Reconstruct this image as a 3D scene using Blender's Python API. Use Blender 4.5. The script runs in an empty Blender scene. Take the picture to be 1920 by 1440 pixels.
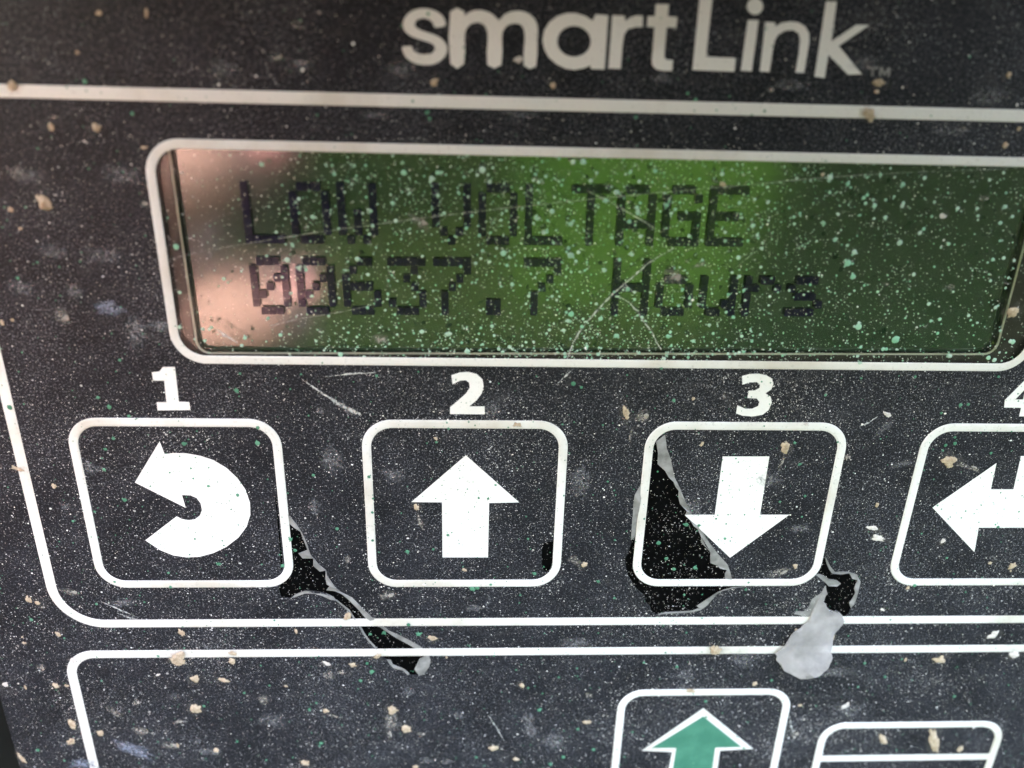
import bpy, bmesh, math, random
from mathutils import Vector, Matrix
from mathutils.geometry import tessellate_polygon

EXPOSURE = 3.8
SUN = 1.1
LCD_A, LCD_B = (0.013, 0.058, 0.034), (0.019, 0.066, 0.030)
WINDOW_IOR = 1.22
SCREEN_IOR = 3.1
NDUST = 54000
FOCUS = 0.0640
FSTOP = 20.0
DATA = {'letters':{'s':[[(-4.809,24.434),(-4.963,24.356),(-5.162,24.31),(-5.346,24.286),(-5.497,24.301),(-5.545,24.381),(-5.578,24.49),(-5.663,24.609),(-5.784,24.714),(-5.96,24.773),(-6.157,24.795),(-6.356,24.783),(-6.533,24.732),(-6.659,24.625),(-6.73,24.498),(-6.732,24.38),(-6.668,24.27),(-6.535,24.181),(-6.336,24.102),(-6.06,24.028),(-5.752,23.948),(-5.445,23.851),(-5.167,23.732),(-4.962,23.57),(-4.816,23.391),(-4.732,23.22),(-4.708,23.043),(-4.745,22.843),(-4.838,22.647),(-4.99,22.472),(-5.18,22.323),(-5.383,22.214),(-5.607,22.138),(-5.852,22.092),(-6.118,22.077),(-6.415,22.09),(-6.712,22.142),(-6.984,22.251),(-7.215,22.39),(-7.371,22.534),(-7.477,22.698),(-7.561,22.921),(-7.576,23.11),(-7.453,23.157),(-7.28,23.157),(-7.113,23.188),(-6.968,23.18),(-6.908,23.057),(-6.848,22.91),(-6.708,22.813),(-6.53,22.746),(-6.323,22.713),(-6.108,22.709),(-5.904,22.729),(-5.726,22.782),(-5.594,22.886),(-5.512,23.007),(-5.488,23.114),(-5.526,23.217),(-5.626,23.314),(-5.802,23.405),(-6.097,23.486),(-6.43,23.567),(-6.738,23.655),(-7.013,23.761),(-7.227,23.898),(-7.383,24.059),(-7.474,24.242),(-7.498,24.439),(-7.44,24.655),(-7.32,24.863),(-7.15,25.036),(-6.939,25.176),(-6.699,25.277),(-6.438,25.341),(-6.171,25.367),(-5.899,25.355),(-5.62,25.304),(-5.361,25.219),(-5.151,25.099),(-4.989,24.964),(-4.894,24.833),(-4.841,24.701),(-4.794,24.559)]],
'm':[[(-4.513,25.242),(-4.085,25.456),(-3.655,25.265),(-3.608,25.12),(-3.629,25),(-3.505,25.094),(-3.321,25.236),(-3.084,25.317),(-2.822,25.363),(-2.572,25.364),(-2.321,25.324),(-2.06,25.242),(-1.816,25.125),(-1.625,24.937),(-1.459,24.814),(-1.311,24.947),(-1.147,25.143),(-0.915,25.263),(-0.649,25.347),(-0.357,25.389),(-0.063,25.385),(0.203,25.328),(0.445,25.224),(0.66,25.078),(0.836,24.891),(0.955,24.664),(1.023,24.396),(1.028,24.132),(1.006,23.737),(1.04,22.921),(0.979,22.182),(0.58,21.998),(0.187,22.203),(0.148,22.93),(0.199,23.716),(0.181,24.061),(0.14,24.257),(0.071,24.436),(-0.039,24.561),(-0.212,24.64),(-0.421,24.666),(-0.657,24.628),(-0.881,24.538),(-1.049,24.402),(-1.169,24.223),(-1.223,24.066),(-1.243,23.756),(-1.197,22.954),(-1.254,22.199),(-1.704,21.99),(-2.152,22.176),(-2.201,22.923),(-2.148,23.733),(-2.17,24.08),(-2.223,24.272),(-2.332,24.451),(-2.479,24.573),(-2.658,24.641),(-2.858,24.655),(-3.075,24.609),(-3.276,24.513),(-3.422,24.379),(-3.526,24.199),(-3.581,24.019),(-3.609,23.695),(-3.579,22.921),(-3.648,22.202),(-4.09,21.91),(-4.526,22.196),(-4.628,23.735)]],
'a':[[(4.467,24.95),(4.612,25.314),(5.435,25.282),(5.431,22.109),(4.539,22.103),(4.49,22.326),(4.086,22.14),(3.488,22.021),(2.879,22.086),(2.262,22.35),(1.772,22.735),(1.453,23.2),(1.329,23.745),(1.408,24.291),(1.725,24.8),(2.215,25.157),(2.796,25.341),(3.385,25.357),(3.985,25.205)],[(4.416,23.747),(4.416,23.646),(4.402,23.546),(4.375,23.448),(4.335,23.353),(4.283,23.263),(4.219,23.179),(4.143,23.101),(4.058,23.031),(3.963,22.969),(3.861,22.917),(3.752,22.876),(3.638,22.844),(3.52,22.824),(3.4,22.816),(3.28,22.818),(3.16,22.832),(3.043,22.858),(2.93,22.894),(2.822,22.94),(2.721,22.997),(2.628,23.062),(2.545,23.136),(2.471,23.217),(2.409,23.304),(2.359,23.396),(2.321,23.493),(2.296,23.591),(2.285,23.692),(2.287,23.792),(2.302,23.892),(2.33,23.989),(2.371,24.083),(2.425,24.172),(2.489,24.255),(2.565,24.331),(2.65,24.4),(2.744,24.46),(2.845,24.511),(2.953,24.552),(3.066,24.582),(3.182,24.602),(3.3,24.611),(3.419,24.608),(3.537,24.595),(3.653,24.57),(3.765,24.535),(3.872,24.49),(3.972,24.435),(4.065,24.371),(4.149,24.298),(4.223,24.219),(4.286,24.133),(4.338,24.041),(4.377,23.946),(4.403,23.847)]],
'r':[[(5.689,25.289),(6.478,25.287),(6.545,24.982),(6.866,25.221),(7.239,25.331),(7.639,25.319),(7.68,24.673),(7.254,24.654),(6.753,24.524),(6.54,24.192),(6.481,23.644),(6.468,22.174),(5.661,22.171)]],
't':[[(8.39,26.01),(9.236,26.018),(9.222,25.331),(9.839,25.301),(9.834,24.707),(9.22,24.675),(9.226,23.241),(9.26,22.908),(9.41,22.792),(9.829,22.779),(9.828,22.121),(9.305,22.108),(8.773,22.191),(8.507,22.426),(8.442,22.744),(8.434,23.929),(8.433,24.669),(7.951,24.695),(7.947,25.296),(8.404,25.324)]],
'L':[[(11.135,26.419),(11.949,26.427),(11.951,23.032),(13.902,23.001),(13.926,22.173),(11.148,22.21)]],
'i':[[(14.372,25.253),(15.075,25.272),(15.064,22.226),(14.33,22.248)]],
'dot':[[(15.234,26.06),(15.237,25.955),(15.214,25.854),(15.166,25.762),(15.096,25.685),(15.007,25.626),(14.903,25.588),(14.79,25.573),(14.674,25.582),(14.561,25.614),(14.455,25.668),(14.364,25.741),(14.29,25.829),(14.238,25.928),(14.21,26.032),(14.208,26.138),(14.232,26.238),(14.28,26.329),(14.35,26.405),(14.439,26.464),(14.542,26.502),(14.654,26.516),(14.769,26.508),(14.882,26.476),(14.987,26.423),(15.079,26.351),(15.153,26.263),(15.205,26.165)]],
'n':[[(15.522,25.168),(16.171,25.162),(16.183,24.913),(16.563,25.141),(17.108,25.249),(17.679,25.202),(18.152,24.966),(18.462,24.583),(18.56,24.113),(18.551,23.398),(18.529,22.23),(17.955,22.216),(17.982,23.384),(17.937,24.176),(17.788,24.549),(17.408,24.743),(16.894,24.698),(16.494,24.476),(16.304,24.133),(16.256,23.658),(16.23,22.214),(15.591,22.239)]],
'k':[[(19.231,26.46),(19.919,26.464),(19.998,24.15),(21.426,25.154),(22.312,25.177),(20.53,23.887),(22.4,22.227),(21.473,22.18),(19.941,23.353),(19.958,21.939),(19.261,22.004)]],
'T':[[(22.689,22.698),(23.384,22.699),(23.396,22.553),(23.155,22.555),(23.163,22.123),(23.001,22.128),(22.985,22.559),(22.698,22.568)]],
'M':[[(23.512,22.686),(23.671,22.69),(23.901,22.362),(24.063,22.691),(24.225,22.687),(24.273,22.126),(24.128,22.131),(24.106,22.448),(23.972,22.192),(23.865,22.19),(23.674,22.462),(23.679,22.136),(23.544,22.141)]]},
'digits':{'1':[[(-25.541,1.112),(-24.68,1.121),(-24.76,-1.652),(-24.005,-1.689),(-24.009,-2.333),(-26.422,-2.385),(-26.394,-1.709),(-25.683,-1.703),(-25.597,0.026),(-26.387,0.018),(-26.406,0.683),(-25.85,0.752)]],
'2':[[(-4.537,0.67),(-3.893,0.904),(-3.275,0.95),(-2.654,0.783),(-2.215,0.357),(-2.122,-0.182),(-2.265,-0.796),(-2.636,-1.348),(-3.199,-1.864),(-2.026,-1.854),(-2.018,-2.522),(-4.649,-2.514),(-4.647,-1.958),(-4.017,-1.36),(-3.454,-0.807),(-3.169,-0.328),(-3.209,0.078),(-3.458,0.278),(-3.893,0.233),(-4.452,-0.069)]],
'3':[[(17.384,0.819),(17.923,0.987),(18.633,1.027),(19.268,0.892),(19.719,0.623),(19.889,0.186),(19.802,-0.255),(19.388,-0.591),(19.843,-0.865),(20.003,-1.367),(19.858,-1.987),(19.448,-2.387),(18.738,-2.54),(17.895,-2.489),(17.346,-2.289),(17.358,-1.613),(18.019,-1.889),(18.539,-1.885),(18.975,-1.656),(19.029,-1.319),(18.778,-1.019),(18.049,-0.992),(18.066,-0.382),(18.526,-0.355),(18.858,-0.153),(18.869,0.122),(18.58,0.339),(18.021,0.301),(17.514,0.109)]],
'4':[[(38.452,-1.624),(38.336,-0.988),(39.669,0.994),(40.582,1.003),(40.731,-0.892),(41.243,-0.888),(41.286,-1.631),(40.786,-1.635),(40.838,-2.37),(39.862,-2.377),(39.815,-1.643)],[(39.147,-0.936),(39.772,-0.93),(39.722,-0.045)]]},
'symbols':{'back':[[(-26.642,-4.967),(-26.415,-6.048),(-25.753,-5.964),(-24.754,-5.982),(-23.776,-6.183),(-22.812,-6.548),(-21.88,-7.241),(-21.16,-8.119),(-20.649,-9.128),(-20.409,-10.334),(-20.487,-11.435),(-20.892,-12.551),(-21.627,-13.555),(-22.674,-14.442),(-23.805,-15.055),(-24.908,-15.401),(-25.978,-15.464),(-27.012,-15.27),(-27.997,-14.757),(-29.018,-13.831),(-26.255,-11.59),(-25.922,-11.811),(-25.421,-11.959),(-24.891,-11.872),(-24.429,-11.502),(-24.214,-11.011),(-24.242,-10.403),(-24.492,-9.92),(-24.924,-9.68),(-25.586,-9.646),(-25.449,-10.806),(-29.023,-8.538)]],
'up':[[(-3.437,-6.029),(0.836,-10.256),(-1.562,-10.323),(-1.583,-15.499),(-5.32,-15.494),(-5.319,-10.27),(-7.749,-10.245)]],
'down':[[(16.787,-6.034),(20.523,-6.015),(20.564,-11.377),(23,-11.373),(18.634,-15.555),(14.346,-11.386),(16.815,-11.382)]],
'enter':[[(34.842,-10.677),(39.147,-6.528),(39.312,-8.938),(41.208,-8.932),(40.997,-5.874),(44.335,-5.857),(44.748,-12.606),(39.245,-12.609),(39.48,-15.021)]],
'gup':[[(18.348,-31.959),(23.71,-37.046),(20.552,-37.23),(20.711,-45.116),(15.637,-45.005),(15.997,-37.324),(13.074,-37.108)]],
'gin':[[(18.441,-32.953),(22.523,-36.758),(20.043,-36.819),(20.154,-44.45),(16.204,-44.366),(16.346,-36.793),(14.023,-36.755)]]},
'holes':{'t1':[(-17.554,-11.369),(-16.971,-12.236),(-16.563,-13.113),(-16.261,-14.064),(-16.022,-15.219),(-15.438,-16.13),(-14.881,-16.722),(-14.81,-17.316),(-14.172,-18.521),(-13.755,-18.927),(-12.901,-19.473),(-12.171,-20.435),(-11.432,-21.408),(-10.786,-22.112),(-9.913,-22.964),(-8.908,-23.541),(-8.235,-23.976),(-7.333,-24.632),(-6.655,-25.438),(-6.435,-26.174),(-6.561,-26.913),(-7.04,-27.73),(-7.512,-27.95),(-8.442,-27.79),(-8.897,-27.337),(-9.701,-27.032),(-10.034,-26.584),(-10.25,-26.14),(-10.694,-25.696),(-11.125,-24.964),(-11.773,-24.093),(-12.189,-23.233),(-12.544,-22.382),(-12.902,-21.679),(-13.306,-20.843),(-13.832,-20.289),(-14.354,-19.739),(-14.448,-19.466),(-15.086,-19.084),(-15.951,-18.864),(-16.713,-18.78),(-17.507,-19.128),(-18.003,-19.56),(-18.795,-19.448),(-18.922,-18.37),(-18.375,-17.704),(-18.017,-16.78),(-17.87,-13.936),(-17.851,-12.05)],
't1b':[(-18.446,-9.844),(-18.321,-9.844),(-18.303,-11.802),(-18.374,-16.648),(-18.555,-16.753),(-18.464,-13.682)],
't2':[(2.934,-14.153),(3.338,-13.976),(3.818,-13.992),(3.897,-15.705),(3.598,-16.781),(3.259,-16.998),(2.968,-16.697),(2.859,-15.703),(2.82,-14.721)],
't3':[(12.031,-4.155),(12.253,-5.316),(12.667,-6.256),(13.161,-7.93),(13.694,-8.901),(14.262,-10.133),(14.879,-11.259),(15.757,-12.656),(16.705,-14.079),(17.638,-15.262),(17.999,-15.66),(18.542,-16.284),(18.932,-17.228),(19.131,-18.023),(20.309,-18.507),(19.257,-18.664),(18.483,-18.902),(17.997,-19.304),(17.328,-20.44),(16.846,-20.93),(16.061,-21.173),(14.851,-21.249),(13.771,-21.276),(13.111,-21.438),(12.627,-21.319),(12.356,-20.579),(11.908,-20.088),(11.783,-19.44),(11.347,-19.036),(10.834,-18.474),(10.212,-17.363),(9.939,-16.423),(9.811,-15.648),(10.073,-14.88),(10.204,-14.119),(10.145,-13.816),(10.147,-12.787),(10.054,-10.391),(10.239,-9.402),(10.53,-8.424),(10.708,-6.266),(10.969,-5.09),(11.438,-4.506)],
't4':[(26.691,-15.362),(27.357,-16.459),(27.862,-17.014),(28.93,-16.969),(29.795,-17.257),(30.291,-18.058),(30.246,-18.865),(30.27,-19.68),(30.123,-20.337),(29.96,-20.915),(29.918,-21.414),(29.498,-21.746),(28.891,-21.092),(28.352,-21.156),(27.643,-20.655),(27.29,-19.831),(27.387,-18.855),(27.106,-18.048),(26.156,-17.247),(26.43,-16.143)]},
'fringes':{'f1':[(-17.554,-11.369),(-16.971,-12.236),(-16.563,-13.113),(-16.261,-14.064),(-16.022,-15.219),(-15.438,-16.13),(-14.881,-16.722),(-14.81,-17.316),(-14.172,-18.521),(-13.755,-18.927),(-12.901,-19.473),(-12.171,-20.435),(-11.432,-21.408),(-10.786,-22.112),(-9.913,-22.964),(-8.908,-23.541),(-8.235,-23.976),(-7.333,-24.632),(-6.655,-25.438),(-6.435,-26.174),(-6.561,-26.913),(-7.04,-27.73),(-7.512,-27.95),(-7.486,-27.83),(-7.845,-27.124),(-7.418,-26.092),(-6.774,-25.657),(-7.684,-24.992),(-8.36,-24.407),(-9.37,-23.753),(-10.363,-22.891),(-11.02,-22.321),(-11.887,-21.545),(-12.512,-20.571),(-13.244,-19.676),(-13.763,-19.062),(-14.302,-18.857),(-14.988,-18.76),(-14.649,-18.25),(-14.919,-18.182),(-14.99,-17.582),(-14.918,-16.787),(-15.378,-16.852),(-15.88,-16.26),(-15.834,-15.608),(-16.694,-15.581),(-17.002,-15.115),(-16.647,-14.96),(-16.258,-14.768),(-16.464,-13.936),(-16.712,-12.987),(-17.106,-12.611),(-17.598,-12.174)],
'f1b':[(-17.958,-19.546),(-17.507,-19.128),(-16.713,-18.78),(-15.951,-18.864),(-15.086,-19.084),(-14.425,-19.439),(-14.27,-19.808),(-14.681,-19.67),(-15.32,-19.3),(-15.966,-19.08),(-16.733,-19.05),(-17.412,-19.318)],
'f1c':[(-10.248,-26.081),(-10.034,-26.584),(-9.701,-27.032),(-8.897,-27.337),(-8.442,-27.79),(-8.322,-27.642),(-8.775,-27.13),(-9.348,-26.887),(-9.747,-26.661),(-9.904,-26.143)],
'f1d':[(-14.352,-19.712),(-13.832,-20.289),(-13.306,-20.843),(-12.902,-21.679),(-12.544,-22.382),(-12.189,-23.233),(-11.773,-24.093),(-11.069,-24.994),(-11.225,-24.602),(-11.657,-24.022),(-12.053,-23.234),(-12.375,-22.383),(-12.766,-21.652),(-13.191,-20.774),(-13.715,-20.18),(-14.184,-19.672)],
'f3':[(12.031,-4.155),(12.253,-5.316),(12.667,-6.256),(13.161,-7.93),(13.694,-8.901),(14.262,-10.133),(14.879,-11.259),(15.757,-12.656),(16.705,-14.079),(17.638,-15.262),(17.999,-15.66),(18.542,-16.284),(18.932,-17.228),(19.131,-18.023),(18.58,-18.101),(18.426,-17.227),(18.537,-16.755),(17.92,-16.596),(17.626,-16.361),(17.068,-16.125),(16.985,-15.659),(16.935,-15.041),(16.394,-14.351),(15.969,-13.515),(17.075,-15.261),(16.545,-14.602),(16.013,-14.078),(15.974,-13.558),(15.572,-12.785),(15.174,-12.401),(14.841,-11.891),(14.414,-11.512),(14.468,-11.008),(13.854,-10.383),(13.657,-9.763),(13.613,-9.147),(13.304,-8.78),(13.092,-8.294),(12.679,-7.932),(12.357,-7.391),(11.674,-6.736),(11.615,-5.789),(11.355,-4.738)],
'f3b':[(10.556,-8.485),(10.088,-9.526),(10.053,-10.64),(10.145,-13.816),(10.488,-13.558),(10.51,-12.149),(10.585,-10.266),(10.702,-8.911)],
'f3c':[(20.376,-18.507),(19.255,-18.648),(18.456,-18.902),(17.997,-19.304),(17.328,-20.44),(16.819,-20.93),(16.421,-20.534),(16.999,-19.949),(17.489,-19.544),(17.972,-19.11),(18.54,-18.822),(19.244,-18.567)],
'f3d':[(16.819,-20.93),(16.061,-21.173),(14.851,-21.249),(13.771,-21.276),(13.111,-21.438),(13.231,-21.273),(13.758,-21.144),(14.836,-21.117),(16.044,-21.025),(16.559,-20.797)],
'f4':[(26.696,-15.393),(27.357,-16.459),(27.856,-16.982),(28.93,-16.969),(29.795,-17.257),(30.291,-18.058),(30.246,-18.865),(30.27,-19.68),(30.123,-20.337),(29.965,-20.799),(29.652,-20.17),(29.918,-19.843),(30.037,-19.19),(29.806,-18.702),(29.89,-18.298),(29.972,-17.816),(29.476,-17.703),(29.131,-17.176),(28.439,-17.221),(27.622,-17.172),(27.362,-16.854),(26.965,-16.144)],
'f4b':[(26.231,-17.295),(26.559,-17.248),(26.997,-17.44),(27.454,-17.729),(28.159,-17.891),(28.585,-18.213),(28.264,-18.454),(27.594,-18.5),(27.18,-18.08)]},
'flap':[(27.246,-18.45),(27.582,-19.18),(27.415,-19.995),(27.706,-20.622),(28.343,-21.106),(28.895,-21.109),(29.513,-21.83),(29.486,-22.418),(28.894,-23.346),(28.701,-24.201),(28.71,-25.412),(28.443,-26.285),(27.732,-27.073),(26.669,-27.507),(25.673,-27.497),(24.737,-26.957),(24.105,-26.072),(23.953,-25.547),(24.18,-25.201),(24.63,-24.514),(24.911,-23.66),(25.48,-22.899),(26.019,-22.397),(26.54,-21.813),(26.534,-20.98),(26.88,-19.829)],
'film_smear':[(25.024,-21.387),(25.175,-21.056),(25.807,-21.142),(26.202,-20.648),(26.334,-19.827),(27.037,-19.178),(27.299,-18.37),(27.513,-19.18),(27.456,-19.996),(26.896,-21.481),(26.431,-21.979),(25.671,-21.557)],
'scratches':{'s1':[(-24.077,9.104),(-21.638,9.743),(-15.907,10.806),(-12.23,11.423),(-8.564,11.965),(-5.928,12.379),(-2.528,12.842),(0.468,13.225),(3.865,13.651),(7.518,14.082),(9.345,14.298),(13.738,14.743),(19.407,15.394),(21.496,15.615),(26.766,16.044),(33.849,16.402)],
's2':[(11.219,10.55),(9.498,9.449),(8.373,8.304),(7.117,7.141),(5.974,5.763),(5.036,4.528),(4.435,3.363),(3.93,1.672)],
's3':[(7.319,7.025),(8.251,6.519),(8.971,5.843),(9.559,4.955),(10.176,4.262),(10.564,3.518),(11.027,2.852)],
's4':[(4.739,14.389),(6.639,13.522),(8.189,12.708),(9.769,11.808)],
's5':[(7.749,7.941),(8.243,7.554),(8.67,7.084)],
's6':[(-21.418,4.117),(-20.868,3.638),(-19.946,3.037)],
's7':[(-17.58,4.327),(-15.449,4.917),(-12.382,5.478),(-10.082,6.027)],
's8':[(15.795,9.16),(16.474,9.83),(17.159,10.419)]},
'film_scratches':{'o1':[(-15.569,0.282),(-14.681,-0.439),(-13.555,-1.296),(-12.601,-1.945),(-11.397,-2.599)],
'o2':[(-33.462,-19.762),(-32.283,-20.471),(-30.688,-21.41)],
'o3':[(-32.353,-20.907),(-31.552,-21.35),(-30.801,-21.575)],
'o4':[(-13.838,0.469),(-11.866,0.744),(-10.099,0.847)],
'o5':[(4.547,1.337),(3.981,0.687),(3.407,0.119)],
'o6':[(26.483,-32.867),(26.846,-34.172),(27.21,-35.165)],
'o7':[(27.129,-3.362),(27.905,-2.987),(28.514,-2.432)],
'o8':[(-1.297,-32.496),(-0.595,-33.911),(0.173,-35.61)]},
'crumbs':[(-26.11,24.57,0.45,0.43,2,'t'),(-23.23,24.65,0.28,0.69,-8,'t'),(-27.84,22.28,0.3,0.28,1,'t'),(-30.27,17.79,0.54,0.68,1,'t'),(-27.4,17.75,0.68,0.76,20,'t'),(-32.17,20.23,0.65,0.86,-31,'t'),(-33.08,14.77,1.39,0.81,-9,'g'),(-29.95,18.39,0.4,0.2,1,'g'),(-31.65,12.77,1.27,1.18,-39,'t'),(-33.96,12.37,0.52,0.47,-21,'t'),(-33.62,11.12,0.35,0.3,1,'t'),(-25.14,12.93,0.71,0.54,1,'g'),(-14.04,24.27,0.79,0.55,2,'g'),(-15.52,22.31,0.95,0.46,11,'g'),(-5.57,21.07,0.54,0.79,-18,'t'),(2.13,21.06,0.45,0.42,1,'t'),(-0.2,22.54,0.68,0.44,1,'w'),(16.45,21.14,0.53,0.47,1,'g'),(23.6,21.74,1.03,0.65,-8,'t'),(23.36,19.73,0.85,1.44,38,'t'),(10.7,22.11,0.31,0.32,1,'g'),(32.24,22.44,0.43,0.47,1,'t'),(33.86,19.08,0.37,0.36,1,'t'),(33.23,17.99,0.51,0.43,22,'t'),(29.98,19.03,1.02,0.33,-16,'g'),(23.57,21.18,0.43,0.27,1,'t'),(30,13.07,0.58,0.5,1,'w'),(37,6.18,1.25,0.93,9,'t'),(-9.76,3.44,1.46,0.67,-15,'g'),(-6.74,12,1.59,0.49,-35,'g'),(14.08,15,0.53,0.42,-18,'t'),(11.33,8.39,1.35,1,-19,'g'),(13.15,9.31,0.97,0.4,16,'g'),(32.68,14.34,0.82,0.31,6,'g'),(31.82,7.98,0.75,0.32,-9,'g'),(26.93,8.11,0.57,0.28,-9,'g'),(-24.59,16.61,0.55,0.27,1,'t'),(20.94,15.78,0.33,0.29,1,'t'),(-16.05,5.43,0.34,0.36,1,'t'),(-32.01,4.82,1.18,1.1,-22,'g'),(-36.23,4.37,0.44,0.57,1,'t'),(-35.48,4.58,0.29,0.37,1,'t'),(-35.17,-8.87,0.48,0.48,0,'t'),(-37.66,-7.33,1.29,0.44,-18,'t'),(-39.21,-19.52,0.76,0.71,22,'t'),(-38.64,-19.9,0.63,0.45,-40,'t'),(-38.3,-20.33,0.64,0.33,0,'g'),(-35.79,-18.84,1.4,0.61,-20,'g'),(-40.51,-24.02,0.52,0.34,0,'t'),(-37.58,-23.14,0.61,0.63,0,'t'),(-40.56,-23.4,0.26,0.29,0,'t'),(-43.04,-28.5,0.79,0.64,42,'w'),(-41.4,-28.82,0.4,0.55,-1,'t'),(-39.7,-26.77,0.73,1.03,-14,'g'),(-38.81,-28.67,0.99,0.61,-42,'t'),(-37.91,-28.68,0.59,0.42,-1,'t'),(-36.8,-25.82,0.69,0.54,-14,'w'),(-27.36,-23.04,0.62,0.91,23,'t'),(-28.06,-25.66,1.62,1.64,0,'t'),(-23.32,-25.24,0.81,0.64,0,'t'),(-23.47,-26.17,0.68,0.94,-1,'t'),(-26.86,-27.96,1,1.02,-1,'t'),(-24.42,-28.22,1.36,0.54,-21,'t'),(-29.99,-27.57,0.54,0.28,23,'w'),(-27.29,-31.41,1.3,1.25,-28,'t'),(-32.27,-30.67,0.64,0.74,-1,'g'),(-34.3,-31.81,1.74,0.73,-48,'g'),(-35.97,-34.1,0.79,0.83,-1,'t'),(-38.21,-33.06,0.82,1.36,12,'t'),(-38.67,-35.07,0.73,1.05,-29,'t'),(-32.35,-33.96,1.56,0.77,-15,'g'),(-30.02,-35.72,1.59,0.79,-15,'g'),(-29.4,-35.73,0.38,0.59,-1,'t'),(-43.44,-36.99,0.56,1.64,18,'t'),(-26.05,-36.37,0.69,0.58,12,'t'),(-29.03,-32.94,1.19,0.36,18,'g'),(-17.8,-22.94,0.31,0.68,0,'t'),(-13.36,-21.45,0.79,0.98,-37,'t'),(-11.01,-25.64,0.87,0.54,40,'t'),(-6.24,-23.76,1.11,0.69,-13,'t'),(-5.06,-25.86,0.23,0.53,12,'t'),(-13.22,-26.61,0.92,0.53,-7,'t'),(-15.42,-26.48,1.03,0.47,-26,'w'),(-14.33,-27.49,0.79,0.42,6,'g'),(-15.41,-27.78,1.15,0.88,-32,'g'),(-19.1,-28.94,0.42,0.36,-1,'t'),(-21.19,-30.44,1.02,0.99,-14,'g'),(-15.85,-31.8,0.74,0.58,-50,'t'),(-15.09,-32.5,1.15,0.31,-21,'g'),(-9.92,-31.82,1.05,1.26,-1,'t'),(-10.06,-33.14,1.36,1.77,12,'g'),(-10.3,-34.67,0.49,1.42,10,'g'),(-8.84,-34.05,1.16,0.96,-7,'t'),(-7.4,-34.71,0.88,0.45,-14,'g'),(-0.75,-36.52,1.19,0.8,-1,'t'),(-18.1,-38.02,1.07,0.73,-15,'t'),(-8.02,-38.73,0.64,0.47,-1,'t'),(1.6,-29.05,0.74,0.66,-19,'t'),(7.7,-30.29,0.73,0.62,-1,'g'),(7.7,-33.45,0.98,0.58,-1,'t'),(1.37,-37.95,0.75,0.54,-1,'t'),(16.92,-29.83,1.19,0.56,-7,'t'),(18.59,-25.18,1.51,1.15,6,'t'),(22.69,-29.09,0.59,0.69,-1,'t'),(31.57,-31.84,1.12,0.6,40,'w'),(27.29,-31.72,0.6,0.32,-1,'t'),(39.12,-26.49,1.44,0.96,6,'t'),(36.03,-26.52,0.34,0.62,-1,'t'),(43.44,-23.77,1.54,0.9,40,'w'),(46.01,-26,1.32,0.98,12,'w'),(32.81,-20.97,0.55,0.31,-31,'w'),(34.53,-18.67,0.52,0.46,0,'t'),(35.93,-35.9,0.84,1.84,34,'t'),(40.98,-36.51,1.18,4.07,24,'t'),(43.78,-37.3,0.84,0.92,-1,'t'),(27.37,-35.23,0.92,0.81,-1,'g'),(28.85,-24.13,0.47,1.03,-18,'t'),(25.51,-23.06,0.38,0.35,0,'t'),(35.08,-6.34,1.67,1.04,-12,'t'),(36.89,-6.91,2.02,0.37,-18,'g'),(36.5,-13.9,0.57,0.73,-25,'w'),(30.2,-12.6,1.29,0.62,-6,'w'),(30.87,-13.64,1.63,0.67,-13,'w'),(30.11,-10.4,0.4,0.57,0,'t'),(43.17,-16.38,0.75,0.79,0,'t'),(43.17,-16.93,0.28,0.28,0,'t'),(41.13,-16.1,0.51,0.34,0,'t'),(29.25,-2.29,0.96,0.45,-33,'w'),(21.65,-5.17,1,1.27,12,'t'),(21.61,-6.5,0.27,1.22,-13,'g'),(8.82,-2.35,0.57,1.56,14,'t'),(10.07,-2.57,1.22,0.92,23,'g'),(9.3,-4.17,0.29,1.21,0,'g'),(13.88,-1.06,0.37,0.4,0,'t'),(16.28,-0.82,0.45,0.45,0,'g'),(22.97,-3.11,0.46,0.42,0,'w'),(14.99,-4.88,0.36,0.54,-21,'t'),(26.83,-6.04,0.6,0.58,0,'g'),(-5.75,-4.54,0.49,0.41,-11,'t'),(-7.39,-10.72,0.59,0.69,0,'t'),(-7.08,-12.06,0.39,1.6,14,'g'),(-3.51,-16.71,0.5,0.36,-24,'t'),(0.49,-3.32,0.74,0.45,0,'t'),(-10.01,-19.27,1.5,0.79,29,'g'),(-13.01,-15.69,0.61,0.68,0,'g'),(6.41,-16.2,0.62,0.64,0,'t'),(5.54,-15.77,1.15,0.65,-34,'g'),(22.99,-16.99,1.94,0.73,25,'g'),(24.32,-16.39,0.57,0.62,25,'t'),(-1.99,-18.21,0.45,0.38,0,'w'),(-6.88,-18.14,0.4,0.32,0,'w')],
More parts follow.
